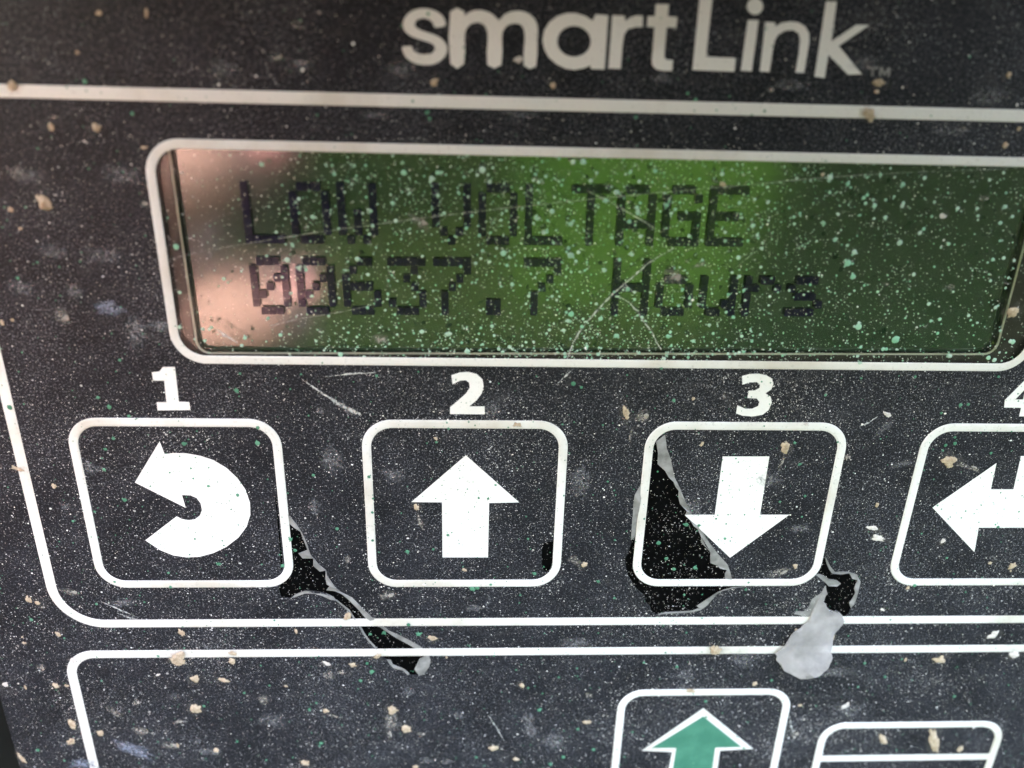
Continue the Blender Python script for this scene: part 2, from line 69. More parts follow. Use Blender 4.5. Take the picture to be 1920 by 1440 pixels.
'smudges':[(-28.71,5.58,2.4,1.14,-5),(-27.04,3.89,1.48,2.58,-5),(-25.31,4.23,1.5,1.22,1),(-33.4,-36.18,3.61,1.57,-32),(-38.18,-37.86,2.84,1.34,-1),(-26.69,-36.55,2.65,0.79,-8),(-31.78,-7.4,2.17,0.55,11),(-32.3,-6.94,0.96,1.13,0),(-12.41,-2.12,1.86,0.61,-42),(4.87,-35.81,2.48,2.26,-1),(2.6,-34.47,1.18,2.61,12),(2.3,-32.86,1.46,1.28,-1),(-1.36,-2.12,1.46,1.25,0),(-9.2,-7.78,2.09,1.43,-23),(-14.41,-2.31,0.8,0.71,0),(16.16,-29.58,1.75,0.88,-1),(16.24,-28.04,2,1.57,-13),(29.34,-3.35,1.98,0.7,42),(31.35,-6.64,2.52,0.61,12),(-39.16,-35.45,1.4,0.91,-1),(-4,-32.46,1.25,1.27,-1),(-8.39,-29.67,1.33,0.98,-14),(-6.97,-37.94,1.48,0.94,-1),(-4.99,-38.18,1.29,0.94,-1),(-29,-29.98,1.01,0.86,-1),(-27.59,-35.31,1.42,0.65,-1),(-20.7,-32.86,2.82,1.91,-14),(-34.79,-10.73,0.81,0.79,0),(-2.64,-20.62,1.81,0.78,0),(-1.52,-19.96,0.55,1.21,-12),(-5.8,-21.05,0.72,0.56,0),(6.2,-24.37,2.8,1.17,0),(21.07,-26.27,3.01,1.78,-13),(31.9,-32.29,3.03,1.72,-1),(29.58,-27.87,3.93,1.51,-1),(-31.76,-19.93,2.6,1.1,0),(-34.41,6.93,2.18,1.18,1),(-31.73,9.61,2.51,1.14,1),(-26.26,14.73,3.14,1.41,1),(-32.15,14.61,1.73,1.06,1),(-28.2,9.3,2.89,1.53,1),(-30.81,6.79,1.41,1.22,-10),(-18.87,21.51,2.35,0.96,1),(-14.15,21.94,2.02,0.83,1),(-7.74,21.78,2.72,0.96,1),(9.17,21.72,2.1,0.65,1),(17.68,21.43,2.84,0.8,1),(22.41,22.85,2.12,0.99,1),(29.1,18.83,2.95,0.85,1),(31.11,21.09,3.27,1.38,1),(0.21,19.2,2.11,0.53,1),(-9.55,18.98,2.08,0.53,1),(20.74,-8.14,2.61,1.49,0),(14.97,-10.63,1.31,2.03,0),(24.1,-12.65,2.24,1.05,0),(5.71,-8.2,1.7,2.93,0),(-13.87,-6.39,2.04,2.82,0),(-15.39,-10.69,1.26,1.98,0)],
'splashes':[(-7.67,15.31,0.46),(-5.42,15.36,0.32),(-5.24,15.36,0.29),(-5.4,13.84,0.33),(-8.49,13.27,0.33),(1.34,12.47,0.37),(6.14,13.73,0.29),(3.89,9.86,0.53),(6.34,8.82,0.42),(1.94,11.41,0.33),(-3.47,11.65,0.29),(10.35,13.48,0.41),(8.39,13.01,0.3),(6.11,13.73,0.33),(21.5,15.58,0.48),(22.81,15.17,0.37),(24.13,14.25,0.34),(24.99,13.72,0.38),(28.13,15.68,0.34),(26.69,15.21,0.38),(26.97,13.75,0.34),(30.98,13.64,0.34),(32.39,13.67,0.27),(25.7,14.14,0.26),(25.92,12.92,0.34),(28.66,11.87,0.35),(22.63,11.28,0.35),(24.19,10.42,0.43),(23.88,9.6,0.58),(24.46,8.63,0.47),(25.6,4.83,0.6),(28.64,3.86,0.69),(27.83,3.08,0.37),(30.99,5.35,0.28),(33.09,2.58,0.41),(26.2,1.99,0.29),(30.78,0.91,0.25),(17,11.52,0.3),(8.23,9.97,0.34),(7.56,3.9,0.43),(11.44,3.9,0.4),(3.68,4.27,0.35),(-4.81,3.87,0.39),(-11.06,9.35,0.41),(-15.16,8.64,0.37),(-14.66,8.53,0.26),(-17.08,15.64,0.32),(-14.8,13.44,0.29),(-13.95,12.23,0.36),(-15.86,6.81,0.26),(-20.04,0.66,0.23),(-23.97,4.17,0.34),(-22.33,4.07,0.26),(-22.29,3.17,0.27),(-21.88,4.03,0.26),(-21.71,4.19,0.26),(-19.7,2.83,0.31),(-19.41,3.41,0.34),(12.15,11.36,0.3),(14.77,11.07,0.3),(17.48,10.58,0.31),(21.57,12.47,0.3),(21.62,12.43,0.3),(17.42,13.8,0.3),(18.98,13.46,0.23),(36.07,9.99,0.28),(37.7,3.79,0.45),(37.48,3.83,0.37),(34.47,10.04,0.32),(32.57,13.15,0.27),(34.36,13.82,0.35),(19.79,13.1,0.26),(19.54,12.35,0.23),(15.51,7.18,0.27),(16.61,7.48,0.27),(12.12,7.49,0.27),(9.82,7.22,0.27),(8.66,7.24,0.27),(-10.36,8.25,0.3),(-2.31,10.1,0.26),(-0.43,9.64,0.26),(4.29,9.44,0.3),(14.4,4.81,0.32),(16.1,5.45,0.32),(17.75,3.6,0.28),(13.35,3.55,0.32),(11.17,1.41,0.24)],
'film_splashes':[(-29.91,-2.13,0.39),(-31.18,-7.4,0.32),(-37.09,-2.19,0.46),(-30.59,-1.36,0.31),(-28.58,-2.86,0.31),(4.62,0.09,0.44),(5.24,-0.21,0.28),(-20.42,-0.71,0.35),(-19.14,-3.73,0.36),(-19.31,-5.08,0.44),(-24.85,-5.16,0.4),(-30.04,-10.09,0.37),(-23.5,-16.09,0.38),(-30.02,-4.74,0.32),(-30.76,-5.65,0.28),(-10.99,-7.93,0.33),(-8.17,-14.92,0.39),(-2.88,-18.59,0.49),(-2.43,-18.54,0.4),(-4.86,-13.33,0.3),(2.31,-17.1,0.36),(14.6,-12.4,0.4),(15.62,-12.4,0.31),(13.31,-15.73,0.36),(15.84,-16.65,0.41),(14.09,-16.8,0.32),(-13.75,-12.72,0.34),(-7.42,-23.35,0.46),(-10.38,-23.27,0.41),(-11.59,-27.4,0.46),(-12.61,-28.41,0.37),(-8.26,-22.27,0.41),(-7.27,-27.74,0.37),(9.21,-19.62,0.27),(3.29,-31.99,0.44),(5.76,-37.76,0.45),(4.6,-38.61,0.4),(7.73,-17.92,0.32),(15.37,-27.12,0.34),(-25.02,18.69,0.3),(-6.08,19.19,0.31),(-5.91,18.83,0.24),(11.57,20.4,0.28),(16.25,19.81,0.22),(7.71,19.21,0.25),(34.91,-1.42,0.34),(35.5,-1.37,0.3),(37.3,0.97,0.25),(35.14,-4.24,0.26),(12.37,-1.21,0.29),(22.36,-4.79,0.26),(23.1,-6.68,0.3),(-24.03,-35.36,0.29),(-20.58,-28.86,0.23),(-17.3,-31.66,0.33),(-16.53,-35.68,0.39),(-1.66,-9.92,0.25),(1.66,-13.69,0.26),(-17.51,-13.68,0.38),(-18.36,-16.26,0.34)]}
# ---------------------------------------------------------------- camera, sky, sun, exposure
MM = 0.001
scene = bpy.context.scene
R = math.radians

CAM_POS = Vector((-2.7316, -55.2872, 23.1487)) * MM
RIGHT = Vector((0.998926, -0.038650, 0.025567))
UP = Vector((-0.008647, 0.386561, 0.922223))
BACK = -Vector((0.045527, 0.921453, -0.385812))
cam_data = bpy.data.cameras.new('camera')
cam_data.sensor_width = 36.0
cam_data.lens = 1500.0 / 1920.0 * 36.0
cam_data.clip_start = 0.002
cam_data.clip_end = 2000.0
cam_data.dof.use_dof = True
cam_data.dof.focus_distance = FOCUS
cam_data.dof.aperture_fstop = FSTOP
cam = bpy.data.objects.new('camera', cam_data)
scene.collection.objects.link(cam)
m = Matrix((RIGHT, UP, BACK)).transposed().to_4x4()
m.translation = CAM_POS
cam.matrix_world = m
scene.camera = cam

SUN_EL, SUN_AZ = 38.0, -45.0      # behind the panel: azimuth measured from +Y towards +X
world = bpy.data.worlds.new('World')
scene.world = world
world.use_nodes = True
nt = world.node_tree
sky = nt.nodes.new('ShaderNodeTexSky')
sky.sky_type = 'NISHITA'
sky.sun_disc = False
sky.dust_density = 3.0
sky.air_density = 1.0
sky.ozone_density = 0.0
sky.sun_elevation = R(SUN_EL)
sky.sun_rotation = R(SUN_AZ)
nt.links.new(sky.outputs[0], nt.nodes['Background'].inputs[0])
nt.nodes['Background'].inputs[1].default_value = 0.15
sun_data = bpy.data.lights.new('sun', 'SUN')
sun_data.energy = SUN
sun_data.angle = R(12.0)
sun_data.color = (1.0, 0.95, 0.88)
sun = bpy.data.objects.new('sun', sun_data)
scene.collection.objects.link(sun)
sd = Vector((math.sin(R(SUN_AZ)) * math.cos(R(SUN_EL)), math.cos(R(SUN_AZ)) * math.cos(R(SUN_EL)), math.sin(R(SUN_EL))))
sun.rotation_euler = sd.to_track_quat('Z', 'Y').to_euler()
scene.view_settings.view_transform = 'Standard'
scene.view_settings.look = 'None'
scene.view_settings.exposure = EXPOSURE
scene.view_settings.gamma = 1.0
scene.view_settings.use_curve_mapping = False
scene.view_settings.use_white_balance = True      # the camera balanced for the blue shade light
scene.view_settings.white_balance_temperature = 7450
scene.view_settings.white_balance_tint = 20
scene.cycles.max_bounces = 8
scene.cycles.transparent_max_bounces = 16

rng = random.Random(7)

# ---------------------------------------------------------------- node helpers
def new_mat(name):
    mt = bpy.data.materials.new(name)
    mt.use_nodes = True
    nt = mt.node_tree
    return mt, nt, nt.nodes['Principled BSDF']

def coords(nt):
    return nt.nodes.new('ShaderNodeTexCoord').outputs['Object']

def noise(nt, vec, scale, detail=4.0, rough=0.55, dist=0.0):
    n = nt.nodes.new('ShaderNodeTexNoise')
    n.inputs['Scale'].default_value = scale
    n.inputs['Detail'].default_value = detail
    n.inputs['Roughness'].default_value = rough
    n.inputs['Distortion'].default_value = dist
    nt.links.new(vec, n.inputs['Vector'])
    return n.outputs['Fac']

def ramp(nt, fac, lo, hi, a=0.0, b=1.0):
    n = nt.nodes.new('ShaderNodeMapRange')
    n.inputs['From Min'].default_value = lo
    n.inputs['From Max'].default_value = hi
    n.inputs['To Min'].default_value = a
    n.inputs['To Max'].default_value = b
    nt.links.new(fac, n.inputs['Value'])
    return n.outputs['Result']

def math_node(nt, op, a, b):
    n = nt.nodes.new('ShaderNodeMath')
    n.operation = op
    for i, v in enumerate((a, b)):
        if isinstance(v, (int, float)):
            n.inputs[i].default_value = v
        else:
            nt.links.new(v, n.inputs[i])
    return n.outputs[0]

def mix(nt, fac, a, b):
    n = nt.nodes.new('ShaderNodeMix')
    n.data_type = 'RGBA'
    for sock, v in ((n.inputs['Factor'], fac), (n.inputs[6], a), (n.inputs[7], b)):
        if isinstance(v, (int, float)):
            sock.default_value = v
        elif isinstance(v, tuple):
            sock.default_value = v + (1.0,) if len(v) == 3 else v
        else:
            nt.links.new(v, sock)
    return n.outputs[2]

def bump(nt, bs, height, strength, dist):
    b = nt.nodes.new('ShaderNodeBump')
    b.inputs['Strength'].default_value = strength
    b.inputs['Distance'].default_value = dist
    nt.links.new(height, b.inputs['Height'])
    nt.links.new(b.outputs[0], bs.inputs['Normal'])

def stretched(nt, vec, s):
    mp = nt.nodes.new('ShaderNodeMapping')
    mp.inputs['Scale'].default_value = s
    nt.links.new(vec, mp.inputs['Vector'])
    return mp.outputs[0]

# ---------------------------------------------------------------- materials
MAT = {}
def simple(name, col, rough, col2=None, scale=900.0, bump_scale=None, bump_d=0.00002, bump_s=0.5, spec=0.5, **kw):
    mt, nt, bs = new_mat(name)
    bs.inputs['Roughness'].default_value = rough
    bs.inputs['Specular IOR Level'].default_value = spec
    v = coords(nt)
    if col2 is not None:
        nt.links.new(mix(nt, ramp(nt, noise(nt, v, scale, 5), 0.38, 0.66), col, col2), bs.inputs['Base Color'])
    else:
        bs.inputs['Base Color'].default_value = col + (1.0,)
    if bump_scale:
        bump(nt, bs, noise(nt, v, bump_scale, 3), bump_s, bump_d)
    for k, val in kw.items():
        bs.inputs[k].default_value = val
    MAT[name] = mt
    return mt

# dusty black film with an orange-peel surface
def film_material():
    mt, nt, bs = new_mat('film')
    v = coords(nt)
    ink = mix(nt, ramp(nt, noise(nt, v, 210, 5, 0.6), 0.35, 0.68), (0.0076, 0.0081, 0.0108), (0.0158, 0.0166, 0.0215))
    cloud = ramp(nt, noise(nt, v, 110, 5, 0.62, 0.4), 0.36, 0.68)
    fine = ramp(nt, noise(nt, v, 7000, 2, 0.8), 0.55, 0.68)
    dust = math_node(nt, 'MULTIPLY', fine, ramp(nt, cloud, 0, 1, 0.22, 0.85))
    grain = ramp(nt, noise(nt, stretched(nt, v, (1.0, 1.0, 1.6)), 3200, 4, 0.85), 0.60, 0.74, 0.0, 0.55)
    veil = ramp(nt, noise(nt, stretched(nt, v, (1.0, 1.0, 1.9)), 380, 7, 0.70, 0.8), 0.56, 0.82, 0.0, 0.28)
    wipe = ramp(nt, noise(nt, stretched(nt, v, (1.0, 1.0, 5.0)), 150, 8, 0.75, 1.2), 0.55, 0.78, 0.0, 0.22)
    pit = ramp(nt, noise(nt, v, 5200, 2, 0.6), 0.36, 0.46, 0.55, 1.0)
    c1 = mix(nt, dust, ink, (0.385, 0.395, 0.43))
    c2 = mix(nt, grain, c1, (0.18, 0.178, 0.186))
    c3 = mix(nt, veil, c2, (0.15, 0.142, 0.135))
    c3 = mix(nt, wipe, c3, (0.17, 0.168, 0.168))
    dark = nt.nodes.new('ShaderNodeMix')
    dark.data_type = 'RGBA'
    dark.blend_type = 'MULTIPLY'
    dark.inputs['Factor'].default_value = 1.0
    nt.links.new(c3, dark.inputs[6])
    nt.links.new(pit, dark.inputs[7])
    c3 = dark.outputs[2]
    nt.links.new(c3, bs.inputs['Base Color'])
    bs.inputs['Roughness'].default_value = 0.48
    bs.inputs['Specular IOR Level'].default_value = 0.17
    bump(nt, bs, noise(nt, v, 4300, 2, 0.6), 0.55, 0.00006)
    MAT['film'] = mt
film_material()

def mud(name, col, col2):
    mt, nt, bs = new_mat(name)
    v = coords(nt)
    nt.links.new(mix(nt, ramp(nt, noise(nt, v, 2600, 5, 0.7), 0.36, 0.66), col, col2), bs.inputs['Base Color'])
    bs.inputs['Roughness'].default_value = 0.95
    bs.inputs['Specular IOR Level'].default_value = 0.2
    at = nt.nodes.new('ShaderNodeVertexColor')
    at.layer_name = 'cover'
    g = noise(nt, v, 3600, 4, 0.8)
    edge = math_node(nt, 'ADD', at.outputs[0], math_node(nt, 'MULTIPLY', math_node(nt, 'SUBTRACT', g, 0.5), 2.4))
    nt.links.new(ramp(nt, edge, 0.30, 0.48), bs.inputs['Alpha'])
    bump(nt, bs, noise(nt, v, 4200, 4, 0.7), 1.0, 0.00012)
    MAT[name] = mt

def print_material(name, stain):
    mt, nt, bs = new_mat(name)
    v = coords(nt)
    c = mix(nt, ramp(nt, noise(nt, v, 75, 5, 0.6), 0.50, 0.66, 0.0, stain), (0.85, 0.845, 0.80) if stain < 0.5 else (0.76, 0.75, 0.70), (0.60, 0.56, 0.48))
    c = mix(nt, ramp(nt, noise(nt, v, 3800, 3, 0.7), 0.58, 0.78, 0.0, 0.6), c, (0.34, 0.335, 0.30))
    nt.links.new(c, bs.inputs['Base Color'])
    bs.inputs['Roughness'].default_value = 0.5
    bump(nt, bs, noise(nt, v, 4300, 2, 0.6), 0.5, 0.00004)
    MAT[name] = mt
print_material('white_print', 1.0)
print_material('white_symbol', 0.25)
simple('green_print', (0.034, 0.185, 0.122), 0.5, (0.055, 0.24, 0.16), 600, 4300, 0.00004)
simple('substrate', (0.0018, 0.0018, 0.002), 0.35, (0.003, 0.003, 0.0033), 700, 2500, 0.00002, 0.3, spec=0.03)
simple('housing', (0.005, 0.006, 0.0055), 0.7, (0.010, 0.011, 0.010), 90, 1500, 0.00005, spec=0.12)
simple('bezel', (0.055, 0.048, 0.048), 0.16, (0.075, 0.066, 0.064), 500, spec=0.9)
simple('bezel_edge_glare', (0.80, 0.77, 0.72), 0.28)  # white base paints the glare line along the metal bezel edge
simple('lcd_dot', (0.0095, 0.0060, 0.052), 0.16, spec=0.55)
simple('torn_film', (0.30, 0.295, 0.28), 0.5, (0.15, 0.15, 0.14), 900, 3200, 0.00003)
mud('mud_tan', (0.40, 0.30, 0.20), (0.64, 0.53, 0.39))
mud('mud_grey', (0.24, 0.22, 0.19), (0.42, 0.39, 0.35))
mud('mud_white', (0.55, 0.50, 0.46), (0.78, 0.73, 0.67))
simple('dust_speck', (0.62, 0.60, 0.56), 0.45)
simple('phone_black', (0.010, 0.010, 0.011), 0.25, (0.014, 0.014, 0.015), 40)
simple('phone_glass', (0.004, 0.004, 0.006), 0.05)

def screen_material():
    mt, nt, bs = new_mat('lcd_screen')
    v = coords(nt)
    c = mix(nt, ramp(nt, noise(nt, v, 45, 2), 0.3, 0.7), LCD_A, LCD_B)
    w = nt.nodes.new('ShaderNodeTexNoise')
    w.inputs['Scale'].default_value = 30
    w.inputs['Detail'].default_value = 4
    nt.links.new(stretched(nt, v, (0.15, 1.0, 60.0)), w.inputs['Vector'])
    c = mix(nt, ramp(nt, w.outputs['Fac'], 0.45, 0.75, 0.0, 0.25), c, (0.022, 0.085, 0.045))
    nt.links.new(c, bs.inputs['Base Color'])
    bs.inputs['Roughness'].default_value = 0.13
    bs.inputs['IOR'].default_value = SCREEN_IOR
    MAT['lcd_screen'] = mt
screen_material()

def window_material():
    mt, nt, bs = new_mat('clear_window')
    nt.nodes.remove(bs)
    out = nt.nodes['Material Output']
    tr = nt.nodes.new('ShaderNodeBsdfTransparent')
    tr.inputs[0].default_value = (0.93, 0.95, 0.93, 1)
    gl = nt.nodes.new('ShaderNodeBsdfGlossy')
    v = coords(nt)
    nt.links.new(ramp(nt, noise(nt, v, 300, 4), 0.3, 0.8, 0.01, 0.035), gl.inputs['Roughness'])
    fr = nt.nodes.new('ShaderNodeFresnel')
    fr.inputs['IOR'].default_value = WINDOW_IOR
    mx = nt.nodes.new('ShaderNodeMixShader')
    nt.links.new(fr.outputs[0], mx.inputs[0])
    nt.links.new(tr.outputs[0], mx.inputs[1])
    nt.links.new(gl.outputs[0], mx.inputs[2])
    # a faint film of dust on the acrylic
    df = nt.nodes.new('ShaderNodeBsdfDiffuse')
    df.inputs[0].default_value = (0.40, 0.42, 0.40, 1)
    mx2 = nt.nodes.new('ShaderNodeMixShader')
    nt.links.new(ramp(nt, noise(nt, v, 900, 6, 0.7), 0.45, 0.85, 0.003, 0.05), mx2.inputs[0])
    nt.links.new(mx.outputs[0], mx2.inputs[1])
    nt.links.new(df.outputs[0], mx2.inputs[2])
    nt.links.new(mx2.outputs[0], out.inputs['Surface'])
    MAT['clear_window'] = mt
window_material()

def paint_material():
    mt, nt, bs = new_mat('paint_speck')
    at = nt.nodes.new('ShaderNodeVertexColor')
    at.layer_name = 'tint'
    nt.links.new(at.outputs[0], bs.inputs['Base Color'])
    bs.inputs['Roughness'].default_value = 0.45
    MAT['paint_speck'] = mt
paint_material()

def veil_material(name, col, lo, hi, amount, scale):
    """thin layer that covers only part of what lies under it, in grains"""
    mt, nt, bs = new_mat(name)
    v = coords(nt)
    at = nt.nodes.new('ShaderNodeVertexColor')
    at.layer_name = 'cover'
    grain = ramp(nt, noise(nt, v, scale, 5, 0.75), lo, hi, 0.0, amount)
    nt.links.new(math_node(nt, 'MULTIPLY', grain, at.outputs[0]), bs.inputs['Alpha'])
    bs.inputs['Base Color'].default_value = col + (1.0,)
    bs.inputs['Roughness'].default_value = 0.9
    MAT[name] = mt
veil_material('dust_smudge', (0.30, 0.295, 0.30), 0.42, 0.64, 0.85, 3600)
veil_material('dust_smudge_blue', (0.27, 0.30, 0.38), 0.36, 0.62, 0.95, 2400)
veil_material('scratch', (0.74, 0.75, 0.71), 0.34, 0.62, 0.95, 3500)
veil_material('mud_thin', (0.36, 0.33, 0.29), 0.40, 0.62, 0.85, 3400)

def flap_material():
    mt, nt, bs = new_mat('flap_film')
    v = coords(nt)
    c = mix(nt, ramp(nt, noise(nt, v, 420, 4), 0.4, 0.7), (0.36, 0.345, 0.335), (0.50, 0.475, 0.46))
    nt.links.new(c, bs.inputs['Base Color'])
    bs.inputs['Roughness'].default_value = 0.42
    nt.links.new(ramp(nt, noise(nt, v, 330, 5), 0.35, 0.65, 0.42, 0.80), bs.inputs['Alpha'])
    bs.inputs['Transmission Weight'].default_value = 0.0
    bump(nt, bs, noise(nt, stretched(nt, v, (1.0, 1.0, 0.45)), 620, 5), 0.3, 0.0002)
    MAT['flap_film'] = mt
flap_material()

# ---------------------------------------------------------------- mesh helpers (panel coordinates in mm: a right, b up, h towards the viewer)
def W(a, b, h):
    return (a * MM, -h * MM, b * MM)

def empty(name, parent=None):
    o = bpy.data.objects.new(name, None)
    o.empty_display_size = 0.01
    scene.collection.objects.link(o)
    o.parent = parent
    return o

def link(name, verts, faces, mat, parent=None, smooth=False, raw=False):
    me = bpy.data.meshes.new(name)
    me.from_pydata(verts if raw else [W(*p) for p in verts], [], faces)
    me.materials.append(MAT[mat])
    if smooth:
        me.polygons.foreach_set('use_smooth', [True] * len(me.polygons))
    me.update()
    o = bpy.data.objects.new(name, me)
    scene.collection.objects.link(o)
    o.parent = parent
    return o

def rrect(a0, b0, a1, b1, r, n=10):
    pts = []
    for cx, cy, s in ((a1 - r, b1 - r, 0), (a0 + r, b1 - r, 90), (a0 + r, b0 + r, 180), (a1 - r, b0 + r, 270)):
        for i in range(n + 1):
            t = R(s + 90.0 * i / n)
            pts.append((cx + r * math.cos(t), cy + r * math.sin(t)))
    return pts

def tess(loops):
    tris = tessellate_polygon([[Vector((p[0], p[1], 0)) for p in l] for l in loops])
    return [p for l in loops for p in l], tris

def plate(name, loops, h0, h1, mat, parent=None):
    """flat piece with thickness, loops = outline and holes"""
    pts, tris = tess(loops)
    n = len(pts)
    verts = [(p[0], p[1], h1) for p in pts] + [(p[0], p[1], h0) for p in pts]
    faces = []
    for t in tris:
        (ax, ay), (bx, by), (cx, cy) = pts[t[0]], pts[t[1]], pts[t[2]]
        t = tuple(t) if (bx - ax) * (cy - ay) - (by - ay) * (cx - ax) > 0 else (t[0], t[2], t[1])
        faces.append(t)
        faces.append((t[2] + n, t[1] + n, t[0] + n))
    k = 0
    for li, l in enumerate(loops):
        m_ = len(l)
        area = sum(l[i][0] * l[(i + 1) % m_][1] - l[(i + 1) % m_][0] * l[i][1] for i in range(m_))
        flip = (area < 0) != (li > 0)
        for i in range(m_):
            q = (k + i, k + (i + 1) % m_, k + (i + 1) % m_ + n, k + i + n)
            faces.append(q if flip else q[::-1])
        k += m_
    return link(name, verts, faces, mat, parent)

def ring(name, a0, b0, a1, b1, r, w, h0, h1, mat, parent=None, n=10):
    """raised rounded frame line with chamfered edges; a0..b1 is its outer outline"""
    e = w * 0.26
    prof = [(0, h0), (e * 0.2, h0 + (h1 - h0) * 0.7), (e, h1), (w - e, h1), (w - e * 0.2, h0 + (h1 - h0) * 0.7), (w, h0)]
    verts, faces = [], []
    for d, h in prof:
        for p in rrect(a0 + d, b0 + d, a1 - d, b1 - d, max(r - d, 0.05), n):
            verts.append((p[0], p[1], h))
    m_ = len(verts) // len(prof)
    for k in range(len(prof) - 1):
        for i in range(m_):
            j = (i + 1) % m_
            faces.append((k * m_ + i, k * m_ + j, (k + 1) * m_ + j, (k + 1) * m_ + i))
    return link(name, verts, faces, mat, parent, smooth=False)

def ribbon(name, pts, widths, h, mat, parent, seed=0):
    """thin strip along a polyline, full cover in its middle, none at its rims"""
    r = random.Random(seed)
    P = [Vector(p) for p in pts]
    fine = []
    for i in range(len(P) - 1):
        for k in range(6):
            fine.append(P[i].lerp(P[i + 1], k / 6) + Vector((r.uniform(-1, 1), r.uniform(-1, 1))) * 0.02)
    fine.append(P[-1])
    verts, faces, cov = [], [], []
    for i, p in enumerate(fine):
        d = (fine[min(i + 1, len(fine) - 1)] - fine[max(i - 1, 0)]).normalized()
        nrm = Vector((-d.y, d.x))
        t = i / (len(fine) - 1)
        f = t * (len(widths) - 1)
        k = min(int(f), len(widths) - 2)
        w = (widths[k] * (1 - f + k) + widths[k + 1] * (f - k)) * r.uniform(0.6, 1.3)
        for s in (-1, 0, 1):
            q = p + nrm * w * 0.5 * s
            verts.append((q.x, q.y, h + (0.006 if s == 0 else 0)))
            cov.append(1.0 if s == 0 else 0.25)
        if i:
            o = (i - 1) * 3
            faces += [(o, o + 1, o + 4, o + 3), (o + 1, o + 2, o + 5, o + 4)]
    ob = link(name, verts, faces, mat, parent)
    paint_cover(ob, cov)
    return ob

def paint_cover(ob, cov):
    at = ob.data.color_attributes.new('cover', 'FLOAT_COLOR', 'POINT')
    at.data.foreach_set('color', [c for v in cov for c in (v, v, v, 1.0)])

def paint_tint(ob, cols):
    at = ob.data.color_attributes.new('tint', 'FLOAT_COLOR', 'POINT')
    at.data.foreach_set('color', [c for v in cols for c in (v[0], v[1], v[2], 1.0)])

# ---------------------------------------------------------------- the control panel
panel = empty('control_panel')
panel['label'] = 'dirty black control panel with green two-line display and white-outlined arrow keys'
panel['category'] = 'control panel'

FILM = (-43.8, -62.0, 58.6, 35.0)
WIN = (-24.40, 1.72, 39.10, 16.88)            # opening in the film for the display
LCD_ROT = R(0.55)
def lrot(a, b):
    c, s = math.cos(LCD_ROT), math.sin(LCD_ROT)
    x, y = a - 7.0, b - 8.0
    return 7.0 + x * c - y * s, 8.0 + x * s + y * c

holes = DATA['holes']
win_loop = rrect(*WIN, 2.05)
film = plate('film', [rrect(*FILM, 3.0)] + [win_loop] + list(holes.values()), -0.10, 0.0, 'film', panel)
film['label'] = 'black textured front film, torn in four places'
plate('backing_layer', [rrect(FILM[0] + .15, FILM[1] + .15, FILM[2] - .15, FILM[3] - .15, 3.0), rrect(WIN[0] - .1, WIN[1] - .1, WIN[2] + .1, WIN[3] + .1, 2.1)], -1.2, -0.13, 'substrate', panel)
plate('housing', [rrect(-62, -80, 77, 54, 6.0)], -9.0, -2.6, 'housing', panel)
plate('housing_rim', [rrect(-62, -80, 77, 54, 6.0), rrect(FILM[0] - .35, FILM[1] - .35, FILM[2] + .35, FILM[3] + .35, 3.2)], -2.6, -0.45, 'housing', panel)

# added overhang above the frame, unseen, to shade the lettering
def shade_hood():
    prof = [(-0.45, 36.6), (8.5, 36.4), (11.4, 35.5), (12.4, 36.0), (12.0, 37.4), (9.0, 38.9), (-0.45, 40.2)]
    xs = (-62, -61.2, -58, 73, 76.2, 77)
    verts, faces = [], []
    for k, x in enumerate(xs):
        for h, b in prof:
            verts.append((x, b, h * (0.9 if k in (0, 5) and h > 0 else 1.0)))
    n = len(prof)
    for k in range(len(xs) - 1):
        for i in range(n):
            j = (i + 1) % n
            faces.append((k * n + i, (k + 1) * n + i, (k + 1) * n + j, k * n + j))
    faces += [list(range(n)), list(range((len(xs) - 1) * n, len(xs) * n))[::-1]]
    link('shade_hood', verts, faces, 'housing', panel)
shade_hood()

# white printed outlines
O1 = (-37.62, -22.48, 52.62, 20.29)
O2 = (-37.62, -58.4, 52.62, -24.91)
ring('outline', *O1, 4.2, 0.80, 0.0, 0.030, 'white_print', panel, 14)
ring('outline', *O2, 2.6, 0.80, 0.0, 0.030, 'white_print', panel, 14)

# logo lettering
logo = empty('logo', panel)
logo['label'] = 'white smartLink lettering above the display'
for k, loops in DATA['letters'].items():
    plate('letter', loops, 0.0, 0.014, 'torn_film' if k in 'TM' else 'white_print', logo)

# key numbers
for k, loops in DATA['digits'].items():
    nb = plate('key_number', loops, 0.0, 0.014, 'white_symbol', panel)
    nb['label'] = 'white printed number ' + k

# keys
RINGS = [O1 + (4.2, 0.8), O2 + (2.6, 0.8)]
def key(box, r, w, label):
    k = empty('key', panel)
    k['label'] = label
    ring('key_border', *box, r, w, 0.0, 0.090, 'white_print', k, 12)
    RINGS.append(box + (r, w))
    return k
KW = [(-33.42, -17.50), (-11.42, 4.48), (10.50, 26.56), (32.52, 48.6)]
for (a0, a1), s, lab in zip(KW, ('back', 'up', 'down', 'enter'), ('key with a white curved back arrow', 'key with a white up arrow', 'key with a white down arrow, its film torn away', 'key with a white enter arrow')):
    k = key((a0, -18.42, a1, -3.02), 2.35, 0.70, lab)
    plate('arrow', DATA['symbols'][s], 0.0, 0.016, 'white_symbol', k)
k = key((10.40, -45.2, 26.40, -29.72), 2.35, 0.72, 'key with a green up arrow outlined in white')
ar = plate('arrow_outline', DATA['symbols']['gup'], 0.0, 0.016, 'white_print', k)
plate('arrow', DATA['symbols']['gin'], 0.017, 0.026, 'green_print', k)
k = key((29.75, -49.4, 47.55, -33.90), 2.35, 0.72, 'key with a white box symbol')
